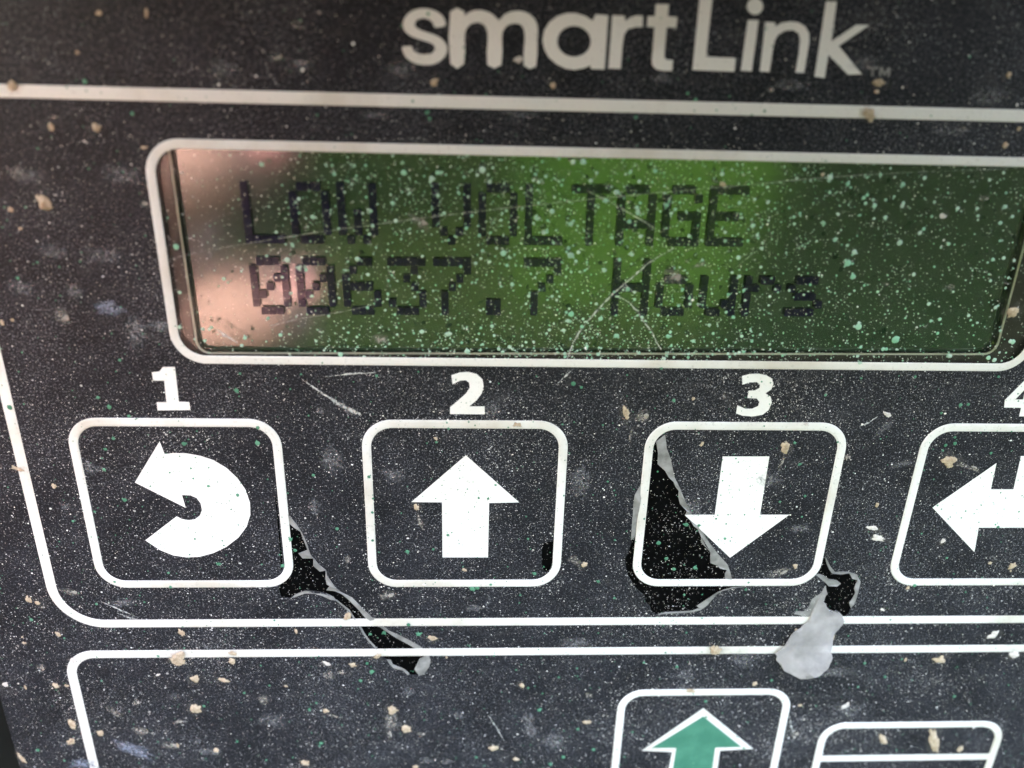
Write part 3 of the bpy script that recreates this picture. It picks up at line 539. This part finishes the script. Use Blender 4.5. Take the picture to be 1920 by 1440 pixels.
plate('symbol_bar', [[(30.45, -38.02), (46.86, -38.02), (46.86, -38.78), (30.45, -38.78)]], 0.0, 0.020, 'white_print', k)

# torn edges of the film
for k, pts in DATA['fringes'].items():
    o = plate('torn_edge', [pts], -0.128, -0.085, 'torn_film', panel)
    q = random.Random(len(pts))
    n = len(pts)
    for i in range(n):
        lift = 0.06 + 0.16 * q.random() ** 2
        o.data.vertices[i].co.y -= lift * MM
        o.data.vertices[i + n].co.y -= lift * 0.75 * MM
sm = plate('torn_edge', [DATA['film_smear']], 0.001, 0.012, 'torn_film', panel)

# peeled strip of film, curling up from the tear
def peeled_strip():
    q = random.Random(3)
    src = DATA['flap']
    pts = []
    for i, p in enumerate(src):
        n_ = src[(i + 1) % len(src)]
        for t in (0.0, 0.5):
            pts.append((p[0] + (n_[0] - p[0]) * t + q.uniform(-.09, .09), p[1] + (n_[1] - p[1]) * t + q.uniform(-.09, .09)))
    root, tip = Vector((25.6, -18.9)), Vector((18.9, -28.6))
    ax = (tip - root)
    L = ax.length
    ax.normalize()
    bm = bmesh.new()
    vs = [bm.verts.new((p[0], p[1], 0)) for p in pts]
    f = bm.faces.new(vs)
    bmesh.ops.triangulate(bm, faces=[f])
    for _ in range(3):
        bmesh.ops.subdivide_edges(bm, edges=bm.edges[:], cuts=1, use_grid_fill=True)
    verts = []
    for v in bm.verts:
        d = Vector((v.co.x, v.co.y)) - root
        t = max(0.0, d.dot(ax) / L)
        c = d.dot(Vector((-ax.y, ax.x)))
        h = 0.04 + 0.34 * (1 - math.cos(min(t, 1.2) * 1.9)) * 0.5 + 0.035 * c * c * min(1, t * 2) + 0.035 * math.sin(c * 3.1 + t * 4) + 0.03 * math.sin(t * 13 + c * 1.5)
        verts.append((v.co.x, v.co.y, max(h, 0.03)))
    faces = [[v.index for v in f.verts] for f in bm.faces]
    bm.verts.index_update()
    faces = [[v.index for v in f.verts] for f in bm.faces]
    bm.free()
    o = link('peeled_strip', verts, faces, 'flap_film', panel, smooth=True)
    sol = o.modifiers.new('thickness', 'SOLIDIFY')
    sol.thickness = 0.05 * MM
    sol.offset = 0
    o['label'] = 'milky peeled strip of film hanging over the white lines'
peeled_strip()

# ---------------------------------------------------------------- display
display = empty('display', panel)
display['label'] = 'green character display reading LOW VOLTAGE 00637.7 Hours'
ring('frame', -24.72, 1.40, 39.42, 17.20, 2.4, 0.64, 0.0, 0.045, 'white_print', display, 12)
RINGS.append((-24.72, 1.40, 39.42, 17.20, 2.4, 0.64))
plate('window', [rrect(-24.30, 1.82, 39.00, 16.78, 2.0)], -0.06, -0.03, 'clear_window', display)
lcd_in = [lrot(*p) for p in rrect(-23.2, 2.25, 36.95, 18.0, 1.0)]
plate('bezel', [rrect(-26.0, 0.4, 40.4, 19.5, 1.0), lcd_in], -1.05, -0.45, 'bezel', display)
edge_o = [lrot(*p) for p in rrect(-23.2, 2.25, 36.95, 18.0, 1.0)]
edge_i = [lrot(*p) for p in rrect(-23.06, 2.37, 36.83, 17.9, 0.9)]
plate('bezel_edge_glare', [edge_o, edge_i], -0.60, -0.50, 'bezel_edge_glare', display)
plate('screen', [[lrot(*p) for p in rrect(-24.5, 1.0, 38.5, 19.0, 0.5)]], -1.6, -1.06, 'lcd_screen', display)

FONT = {
 'L': '10000 10000 10000 10000 10000 10000 11111', 'O': '01110 10001 10001 10001 10001 10001 01110',
 'W': '10001 10001 10001 10101 10101 10101 01010', 'V': '10001 10001 10001 10001 10001 01010 00100',
 'T': '11111 00100 00100 00100 00100 00100 00100', 'A': '01110 10001 10001 10001 11111 10001 10001',
 'G': '01110 10001 10000 10111 10001 10001 01111', 'E': '11111 10000 10000 11110 10000 10000 11111',
 '0': '01110 10001 10011 10101 11001 10001 01110', '6': '00110 01000 10000 11110 10001 10001 01110',
 '3': '11111 00010 00100 00010 00001 10001 01110', '7': '11111 00001 00010 00100 01000 01000 01000',
 '.': '00000 00000 00000 00000 00000 01100 01100', 'H': '10001 10001 10001 11111 10001 10001 10001',
 'o': '00000 00000 01110 10001 10001 10001 01110', 'u': '00000 00000 10001 10001 10001 10011 01101',
 'r': '00000 00000 10110 11001 10000 10000 10000', 's': '00000 00000 01110 10000 01110 00001 11110'}
DU, DV, PITCH = 0.548, 0.609, 3.249
def character(ch, col, row):
    a0 = -18.84 + col * PITCH
    b0 = (14.66 if row == 0 else 9.44)
    g = 0.018
    verts, faces = [], []
    for j, line in enumerate(FONT[ch].split()):
        for i, bit in enumerate(line):
            if bit == '1':
                x0, x1 = a0 + i * DU + g, a0 + (i + 1) * DU - g
                y1, y0 = b0 - j * DV - g, b0 - (j + 1) * DV + g
                n = len(verts)
                for h in (-0.80, -0.83):
                    for x, y in ((x0, y0), (x1, y0), (x1, y1), (x0, y1)):
                        verts.append(lrot(x, y) + (h,))
                faces += [(n, n + 1, n + 2, n + 3), (n, n + 4, n + 5, n + 1), (n + 1, n + 5, n + 6, n + 2), (n + 2, n + 6, n + 7, n + 3), (n + 3, n + 7, n + 4, n)]
    o = link('display_character', verts, faces, 'lcd_dot', display)
    o['label'] = 'dark dot-matrix character ' + ch
for row, text in enumerate(('LOW VOLTAGE', '00637.7 Hours')):
    for col, ch in enumerate(text):
        if ch != ' ':
            character(ch, col, row)

SW = {'s1': (.04, .05, .055, .05, .03), 's2': (.07, .15, .19, .17, .15), 's3': (.08, .13, .16, .12), 's4': (.07, .10, .06), 's5': (.04, .06), 's6': (.06, .34, .06), 's7': (.03, .05, .03), 's8': (.03, .04)}
for i, (k, pts) in enumerate(DATA['scratches'].items()):
    ribbon('scratch', pts, SW[k], -0.018, 'scratch', display, i)
for i, (k, pts) in enumerate(DATA['film_scratches'].items()):
    ribbon('scratch', pts, (.05, .22, .42, .30) if k == 'o1' else (.06, .20, .06), 0.06, 'scratch', panel, 40 + i)

# ---------------------------------------------------------------- dirt
def in_window(a, b, g=0.0):
    return WIN[0] + g < a < WIN[2] - g and WIN[1] + g < b < WIN[3] - g

def on_ring(a, b):
    for a0, b0, a1, b1, r, w in RINGS:
        cx, cy, hx, hy = (a0 + a1) / 2, (b0 + b1) / 2, (a1 - a0) / 2 - r, (b1 - b0) / 2 - r
        qx, qy = abs(a - cx) - hx, abs(b - cy) - hy
        d = math.hypot(max(qx, 0), max(qy, 0)) + min(max(qx, qy), 0) - r
        if -w <= d <= 0:
            return True
    return False

def inside(a, b, poly):
    c = False
    n = len(poly)
    for i in range(n):
        x0, y0 = poly[i]
        x1, y1 = poly[i - 1]
        if (y0 > b) != (y1 > b) and a < (x1 - x0) * (b - y0) / (y1 - y0) + x0:
            c = not c
    return c
PRINTED = [l[0] for l in DATA['symbols'].values()] + [l[0] for l in DATA['digits'].values()] + [l[0] for l in DATA['letters'].values()]
def on_print(a, b):
    return any(inside(a, b, p) for p in PRINTED)
def torn(a, b):
    return any(inside(a, b, p) for p in holes.values())
def ground_h(a, b):
    if on_ring(a, b):
        return 0.088
    if in_window(a, b):
        return -0.030
    if torn(a, b):
        return -0.128
    return 0.026

def crumb(name, a, b, w, l, ang, kind, idx):
    """a lump of dried mud: uneven dome with a ragged rim"""
    r = random.Random(900 + idx)
    n = 18
    rad = [r.uniform(0.55, 1.22) for _ in range(n)]
    rad = [(rad[i] * 2 + rad[i - 1] + rad[(i + 1) % n]) / 4 * r.uniform(0.82, 1.16) for i in range(n)]
    h = min(w, l) * (0.17 if kind == 't' else 0.10)
    base = ground_h(a, b)
    ca, sa = math.cos(R(ang)), math.sin(R(ang))
    taper = r.uniform(-0.28, 0.28)
    verts, faces = [], []
    rows = ((1.15, 0.0), (0.90, 0.50), (0.60, 0.88), (0.28, 1.0))
    for s, z in rows:
        for i in range(n):
            t = 2 * math.pi * i / n
            x, y = math.cos(t) * rad[i] * s, math.sin(t) * rad[i] * s
            y *= 1 + taper * x
            x, y = x * w / 2, y * l / 2
            zz = base + h * z * r.uniform(0.55, 1.35) if z else base - 0.005
            verts.append((a + x * ca - y * sa, b + x * sa + y * ca, zz))
    verts.append((a, b, base + h * r.uniform(0.8, 1.1)))
    for k in range(len(rows) - 1):
        for i in range(n):
            j = (i + 1) % n
            faces.append((k * n + i, k * n + j, (k + 1) * n + j, (k + 1) * n + i))
    k = (len(rows) - 1) * n
    for i in range(n):
        faces.append((k + i, k + (i + 1) % n, len(verts) - 1))
    o = link(name, verts, faces, {'t': 'mud_tan', 'g': 'mud_grey', 'w': 'mud_white'}[kind], panel, smooth=True)
    paint_cover(o, [(0.0, 0.55, 0.95, 1.0)[k // n] for k in range(len(rows) * n)] + [1.0])
    return o

def smear(a, b, w, l, ang, mat, idx, strength=1.0, name='dust_smudge'):
    """flat ragged film of dust"""
    r = random.Random(300 + idx)
    n = 20
    rad = [r.uniform(0.6, 1.25) for _ in range(n)]
    base = ground_h(a, b) + 0.004 + 0.0004 * (idx % 9)
    if not in_window(a, b):
        base = max(base, 0.030)
    ca, sa = math.cos(R(ang)), math.sin(R(ang))
    verts, faces, cov = [], [], []
    rows = ((1.0, 0.0), (0.72, 0.55), (0.40, 1.0))
    for s, c in rows:
        for i in range(n):
            t = 2 * math.pi * i / n
            q = 1 + (rad[i] - 1) * s
            x, y = math.cos(t) * q * s * w / 2 * 1.15, math.sin(t) * q * s * l / 2 * 1.15
            verts.append((a + x * ca - y * sa, b + x * sa + y * ca, base))
            cov.append(c * strength * r.uniform(0.7, 1.0))
    verts.append((a, b, base))
    cov.append(strength)
    for k in range(len(rows) - 1):
        for i in range(n):
            j = (i + 1) % n
            faces.append((k * n + i, k * n + j, (k + 1) * n + j, (k + 1) * n + i))
    k = (len(rows) - 1) * n
    for i in range(n):
        faces.append((k + i, k + (i + 1) % n, len(verts) - 1))
    o = link(name, verts, faces, mat, panel)
    paint_cover(o, cov)

for i, (a, b, w, l, ang, kind) in enumerate(DATA['crumbs']):
    if kind == 'g':
        smear(a, b, w * 1.1, l * 1.2, ang, 'mud_thin', 500 + i, 1.0, 'mud_smear')
        if i % 2:
            crumb('mud_crumb', a + w * .25, b, w * .38, l * .5, ang, 'g', i)
    else:
        crumb('mud_crumb', a, b, w * .88, l * .88, ang, kind, i)
        if kind != 'g' and w > 0.4:
            smear(a + rng.uniform(-.2, .2), b + rng.uniform(-.2, .2), w * 1.5, l * 1.5, ang + rng.uniform(-20, 20), 'mud_thin', 700 + i, 0.32, 'mud_smear')
for i, (a, b, w, l, ang) in enumerate(DATA['smudges']):
    blue = i in (0, 3, 4)
    smear(a, b, w, l, ang, 'dust_smudge_blue' if blue else 'dust_smudge', i, 1.0 if i < 12 else 0.75)

# green overspray
def dome(verts, faces, cols, a, b, d, h0, hh, n, col, r):
    k = len(verts)
    rim = [r.uniform(0.85, 1.12) for _ in range(n)]
    for i in range(n):
        t = 2 * math.pi * i / n
        verts.append((a + math.cos(t) * d / 2 * rim[i], b + math.sin(t) * d / 2 * rim[i], h0))
    if n > 6:
        for i in range(n):
            t = 2 * math.pi * i / n
            verts.append((a + math.cos(t) * d * .36 * rim[i], b + math.sin(t) * d * .36 * rim[i], h0 + hh * .8))
        verts.append((a, b, h0 + hh))
        for i in range(n):
            j = (i + 1) % n
            faces.append((k + i, k + j, k + n + j, k + n + i))
            faces.append((k + n + i, k + n + j, k + 2 * n))
        cols += [col] * (2 * n + 1)
    else:
        verts.append((a, b, h0 + hh))
        for i in range(n):
            faces.append((k + i, k + (i + 1) % n, k + n))
        cols += [col] * (n + 1)

def green(r, pale):
    t = r.random()
    if pale:
        base = (0.20 + .28 * t, 0.50 + .13 * t, 0.33 + .20 * t)
    else:
        base = (0.035 + .05 * t, 0.19 + .10 * t, 0.105 + .07 * t)
    f = r.uniform(0.85, 1.1)
    return tuple(c * f for c in base)

r = random.Random(21)
for i, (a, b, d) in enumerate(DATA['splashes'] + DATA['film_splashes']):
    v, f, c = [], [], []
    lcd = in_window(a, b)
    d *= 0.86
    dome(v, f, c, a, b, d, ground_h(a, b), d * .10, 11, green(r, lcd), r)
    for _ in range(r.randint(0, 3)):
        t = r.uniform(0, 6.28)
        dome(v, f, c, a + math.cos(t) * d * .62, b + math.sin(t) * d * .62, d * r.uniform(.2, .45), ground_h(a, b), d * .05, 8, green(r, lcd), r)
    o = link('paint_splash', v, f, 'paint_speck', panel, smooth=True)
    paint_tint(o, c)

def paint_specks():
    r = random.Random(5)
    v, f, c = [], [], []
    nests = [(r.uniform(-14, 36), r.uniform(2.5, 16), r.uniform(.3, 1.6)) for _ in range(70)]
    n = 0
    while n < 4300:                                   # over the display, thickest in its middle
        a, b = r.uniform(-23.8, 38.6), r.uniform(2.0, 16.6)
        pick = r.random()
        if pick < 0.16:                               # gathered along the lower edge
            b = 2.1 + abs(r.gauss(0, 1.1))
        elif pick < 0.34:                             # in little clusters
            x, y, q = r.choice(nests)
            a, b = r.gauss(x, q), r.gauss(y, q * .7)
        if not (-23.8 < a < 38.6 and 2.0 < b < 16.6):
            continue
        dens = 0.30 + 0.75 * math.exp(-((a - 3) / 15.0) ** 2)
        if a < -17:
            dens *= 0.45
        if r.random() > dens:
            continue
        d = min(0.42, 0.052 * math.exp(abs(r.gauss(0, 0.68))))
        pale = green(r, True)
        if d < 0.11 and r.random() < 0.6:
            pale = tuple(0.55 * p + 0.45 * q for p, q in zip(pale, (0.62, 0.62, 0.52)))
        dome(v, f, c, a, b, d, -0.029, d * .12, 6 if d < .15 else 9, pale, r)
        n += 1
    n = 0
    while n < 1500:                                   # over the film and its white print
        a, b = r.uniform(-43, 52), r.uniform(-42, 27)
        if in_window(a, b, -0.5):
            continue
        if b > 18 and r.random() < 0.6:
            continue
        white = on_ring(a, b) or on_print(a, b)
        if not white and r.random() < 0.55:
            continue
        d = min(0.4, 0.07 * math.exp(abs(r.gauss(0, 0.55))))
        dome(v, f, c, a, b, d, ground_h(a, b), d * .10, 6 if d < .18 else 9, green(r, False), r)
        n += 1
    # extra on the white print, where they show best
    for p in PRINTED + [rrect(x[0], x[1], x[2], x[3], x[4]) for x in RINGS]:
        xs, ys = [q[0] for q in p], [q[1] for q in p]
        want = int((max(xs) - min(xs)) * (max(ys) - min(ys)) * 0.5) if len(p) < 44 else 120
        for _ in range(min(want, 200)):
            a, b = r.uniform(min(xs), max(xs)), r.uniform(min(ys), max(ys))
            if not (on_ring(a, b) or on_print(a, b)) or b > 19:
                continue
            d = min(0.34, 0.055 * math.exp(abs(r.gauss(0, 0.55))))
            dome(v, f, c, a, b, d, ground_h(a, b), d * .10, 6 if d < .18 else 9, green(r, False), r)
    o = link('paint_specks', v, f, 'paint_speck', panel)
    o['kind'] = 'stuff'
    paint_tint(o, c)
paint_specks()

def dust_specks():  # dust, with pale specks also painting the film's tiny glints
    r = random.Random(11)
    v, f, c = [], [], []
    n = 0
    clumps = [(r.uniform(-44, 52), r.uniform(-42, 27), r.uniform(1.5, 5.0)) for _ in range(60)]
    while n < NDUST:
        if r.random() < 0.22:
            x, y, s = r.choice(clumps)
            a, b = r.gauss(x, s), r.gauss(y, s * .6)
        elif r.random() < 0.14:                       # gathered against the raised lines
            a0, b0, a1, b1, rr, w = r.choice(RINGS)
            t = r.random()
            off = r.expovariate(1 / 0.45) * r.choice((-1, 1))
            if r.random() < 0.6:
                a, b = a0 + (a1 - a0) * t, (b0 if r.random() < .65 else b1) + off
            else:
                a, b = (a0 if r.random() < .5 else a1) + off, b0 + (b1 - b0) * t
        else:
            a, b = r.uniform(-45, 53), r.uniform(-43, 27)
        if not (-43.5 < a < 54 and -44 < b < 28):
            continue
        if in_window(a, b, -0.7):
            if r.random() < 0.45:
                continue
        elif b > 17.5 and r.random() < 0.72:
            continue
        elif a < -22 and b > -4 and r.random() < 0.5:
            continue
        if on_ring(a, b) or on_print(a, b):
            continue
        if torn(a, b) and r.random() < 0.45:
            continue
        d = min(0.24, 0.038 * math.exp(abs(r.gauss(0, 0.52))))
        h0 = ground_h(a, b) - (0.022 if not in_window(a, b) and not torn(a, b) else 0)
        k = len(v)
        t0 = r.uniform(0, 6.28)
        q = r.uniform(.55, 1.0)
        m_ = 5
        for i in range(m_):
            t = t0 + 2 * math.pi * i / m_
            v.append((a + math.cos(t) * d / 2 * r.uniform(.8, 1.15), b + math.sin(t) * d / 2 * q, h0))
        v.append((a, b, h0 + d * .28))
        for i in range(m_):
            f.append((k + i, k + (i + 1) % m_, k + m_))
        g = min(0.92, max(0.10, r.lognormvariate(-0.60, 0.60)))
        w = r.random()
        c += [(g, g * (0.985 - .05 * w), g * (0.96 - .14 * w))] * (m_ + 1)
        n += 1
    o = link('dust_specks', v, f, 'paint_speck', panel)
    o['kind'] = 'stuff'
    paint_tint(o, c)
dust_specks()
# ---------------------------------------------------------------- the unseen yard the panel faces, laid out for reflections in the display and sheen on the film
GZ = -1.2
def sheet(name, pts, z, mat):
    o = link(name, [(x, y, z) for x, y in pts], [list(range(len(pts)))], mat, raw=True)
    o['kind'] = 'structure'
    return o
simple('soil', (0.006, 0.011, 0.006), 0.95, (0.011, 0.017, 0.009), 3.0, 60.0, 0.01, spec=0.0)
simple('lawn', (0.023, 0.060, 0.011), 0.9, (0.029, 0.070, 0.013), 4.0, 50.0, 0.02, spec=0.0)
simple('lawn_dim', (0.016, 0.027, 0.009), 0.9, (0.021, 0.034, 0.011), 4.0, 50.0, 0.02, spec=0.0)
simple('green_paint', (0.08, 0.20, 0.008), 0.5, (0.10, 0.23, 0.010), 2.0)
sheet('ground', [(-400, -800), (400, -800), (400, 400), (-400, 400)], GZ, 'soil')
sheet('reflection_grass', [(0.19, -4.0), (1.25, -3.85), (1.45, -4.3), (3.93, -10.4), (16.0, -45.0), (1.4, -45.0), (0.47, -9.83), (0.22, -5.0)], GZ + 0.008, 'lawn')  # added wedge, shaped to mirror as the display's bright green patch
sheet('dim_reflection_grass', [(-0.85, -3.2), (0.16, -3.05), (0.86, -2.95), (1.25, -3.85), (0.19, -4.0), (0.22, -5.0), (0.47, -9.83), (1.4, -45.0), (-9.0, -45.0), (-1.9, -9.4)], GZ + 0.008, 'lawn_dim')  # darker grass, added to mirror as the dimmer green beside it

def cam_space(x, y, z):
    """mm right of, below and in front of the lens"""
    return CAM_POS + (RIGHT * x - UP * y - BACK * z) * MM

def rounded_slab(x0, y0, x1, y1, z0, z1, r, bev, n=8):
    rings = []
    for ins, z in ((bev, z0), (bev * .3, z0 + bev * .3), (0, z0 + bev), (0, z1 - bev), (bev * .3, z1 - bev * .3), (bev, z1)):
        rings.append([cam_space(p[0], p[1], z) for p in rrect(x0 + ins, y0 + ins, x1 - ins, y1 - ins, max(r - ins, .2), n)])
    verts = [tuple(p) for q in rings for p in q]
    m_ = len(rings[0])
    faces = [list(range(m_))[::-1], list(range((len(rings) - 1) * m_, len(rings) * m_))]
    for k in range(len(rings) - 1):
        for i in range(m_):
            j = (i + 1) % m_
            faces.append((k * m_ + i, k * m_ + j, (k + 1) * m_ + j, (k + 1) * m_ + i))
    return verts, faces

phone = empty('phone')
phone['label'] = 'dark phone that shades the lettering, mirrored above the display'
phone['category'] = 'phone'
v, f = rounded_slab(-50, -62, 98, 14, -13.0, -5.0, 10.0, 1.6)  # body stretched to the left to shade the panel's upper left
link('body', v, f, 'phone_black', phone, raw=True)
v, f = rounded_slab(-10.5, -24, 22, 10.5, -5.0, -3.6, 7.0, 0.5)
link('camera_bump', v, f, 'phone_black', phone, raw=True)
for cx, cy in ((0, 0), (13, -9), (0, -17)):
    v, f = rounded_slab(cx - 5, cy - 5, cx + 5, cy + 5, -3.6, -2.9, 5.0, 0.2, 12)
    link('lens', v, f, 'phone_glass', phone, raw=True)

def skin_material():
    mt, nt, bs = new_mat('skin')
    v = coords(nt)
    c = mix(nt, ramp(nt, noise(nt, v, 60, 4), 0.3, 0.7), (0.38, 0.235, 0.235), (0.45, 0.285, 0.285))
    nt.links.new(c, bs.inputs['Base Color'])
    bs.inputs['Roughness'].default_value = 0.5
    bs.inputs['Specular IOR Level'].default_value = 0.08
    bump(nt, bs, noise(nt, v, 700, 3), 0.3, 0.0003)
    MAT['skin'] = mt
skin_material()
simple('nail', (0.66, 0.34, 0.38), 0.3)

def hand():
    J = {'forearm': ((-190, 150, -70), 30), 'wrist': ((-128, 86, -34), 25), 'palm': ((-49, 28, 0), 17),
         'i0': ((-50, 17, 0), 12.5), 'i1': ((-44, 14, 2), 11), 'i2': ((-36, 12, 3), 9.6), 'i3': ((-26.5, 9, 3), 8.0),
         't0': ((-55, 44, -1), 14), 't1': ((-46, 43, 2), 12), 't2': ((-44, 41, 5), 9.0), 't3': ((-26, 36.5, 5), 7.2),
         'm0': ((-82, 16, -20), 10.5), 'm1': ((-76, 2, -36), 9), 'm2': ((-82, 8, -52), 8), 'm3': ((-90, 18, -54), 7),
         'r0': ((-92, 16, -34), 10), 'r1': ((-88, 6, -50), 8.6), 'r2': ((-95, 14, -63), 7.6), 'r3': ((-103, 24, -63), 6.6),
         'l0': ((-102, 24, -46), 9), 'l1': ((-101, 16, -60), 7.6), 'l2': ((-107, 24, -70), 6.8), 'l3': ((-113, 32, -69), 6)}
    E_ = [('palm', 'wrist'), ('wrist', 'forearm')]
    for k in 'itmrl':
        E_ += [('palm', k + '0'), (k + '0', k + '1'), (k + '1', k + '2'), (k + '2', k + '3')]
    names = ['palm'] + [n for n in J if n != 'palm']
    me = bpy.data.meshes.new('hand')
    me.from_pydata([tuple(cam_space(*J[n][0])) for n in names], [(names.index(a), names.index(b)) for a, b in E_], [])
    me.materials.append(MAT['skin'])
    o = bpy.data.objects.new('hand', me)
    scene.collection.objects.link(o)
    o.modifiers.new('skin', 'SKIN')
    for n, sv in zip(names, me.skin_vertices[0].data):
        q = J[n][1] * MM
        sv.radius = (q, q)
        sv.use_root = n == 'palm'
    sb = o.modifiers.new('smooth', 'SUBSURF')
    sb.levels = sb.render_levels = 2
    for mdf in o.modifiers:
        if mdf.type == 'SKIN':
            mdf.use_smooth_shade = True
    o['label'] = 'pink hand with bent finger and thumb, mirrored as a blur in the display'
    o['category'] = 'hand'
    # nails of finger and thumb
    for (a, b, w) in (('i2', 'i3', 3.6), ('t2', 't3', 4.4)):
        A, B = Vector(J[a][0]), Vector(J[b][0])
        d = (B - A).normalized()
        up = Vector((0, -1, 0)) if a == 't2' else Vector((0, 0.2, 1)).normalized()
        side = d.cross(up).normalized()
        up = side.cross(d).normalized()
        c = B + up * (J[b][1] * 0.80)
        verts, faces = [], []
        for i in range(6):
            for j in range(5):
                s, t = (j - 2) / 2, i / 5
                wd = w * (1.0 - 0.35 * max(0, t - .6))
                q = c + d * (t * 7 - 4.5) + side * s * wd - up * (s * s * 1.9 + (t - .4) ** 2 * 2.5)
                verts.append(tuple(cam_space(*q)))
        for i in range(5):
            for j in range(4):
                k = i * 5 + j
                faces.append((k, k + 1, k + 6, k + 5))
        link('nail', verts, faces, 'nail', o, smooth=True, raw=True)
hand()

# unseen green machine, added for a green sheen and to block low sky
mach = empty('added_green_machine')
mach['label'] = 'unseen green machine, added to lend a green sheen beside the lettering'
mach['category'] = 'added machine'
def bar(name, x0, x1, y0, y1, z0, z1, mat, parent, bev=0.02):
    bm = bmesh.new()
    bmesh.ops.create_cube(bm, size=1.0)
    for q in bm.verts:
        q.co = Vector(((x0 + x1) / 2 + q.co.x * (x1 - x0), (y0 + y1) / 2 + q.co.y * (y1 - y0), (z0 + z1) / 2 + q.co.z * (z1 - z0)))
    bmesh.ops.bevel(bm, geom=bm.edges[:], offset=bev, segments=2, affect='EDGES')
    me = bpy.data.meshes.new(name)
    bm.to_mesh(me)
    bm.free()
    me.materials.append(MAT[mat])
    o = bpy.data.objects.new(name, me)
    scene.collection.objects.link(o)
    o.parent = parent
    return o
bar('body', -9.6, -1.7, -7.4, -5.0, -0.95, 2.0, 'green_paint', mach, 0.06)
bar('skid', -9.5, -1.8, -7.2, -5.1, -1.2, -0.95, 'housing', mach, 0.03)
for i in range(10):
    bar('rib', -9.3 + i * .78, -9.2 + i * .78, -4.995, -4.93, -0.85, 1.9, 'green_paint', mach, 0.01)
bar('top_rail', -9.6, -1.7, -4.99, -4.90, 1.92, 2.06, 'green_paint', mach, 0.02)
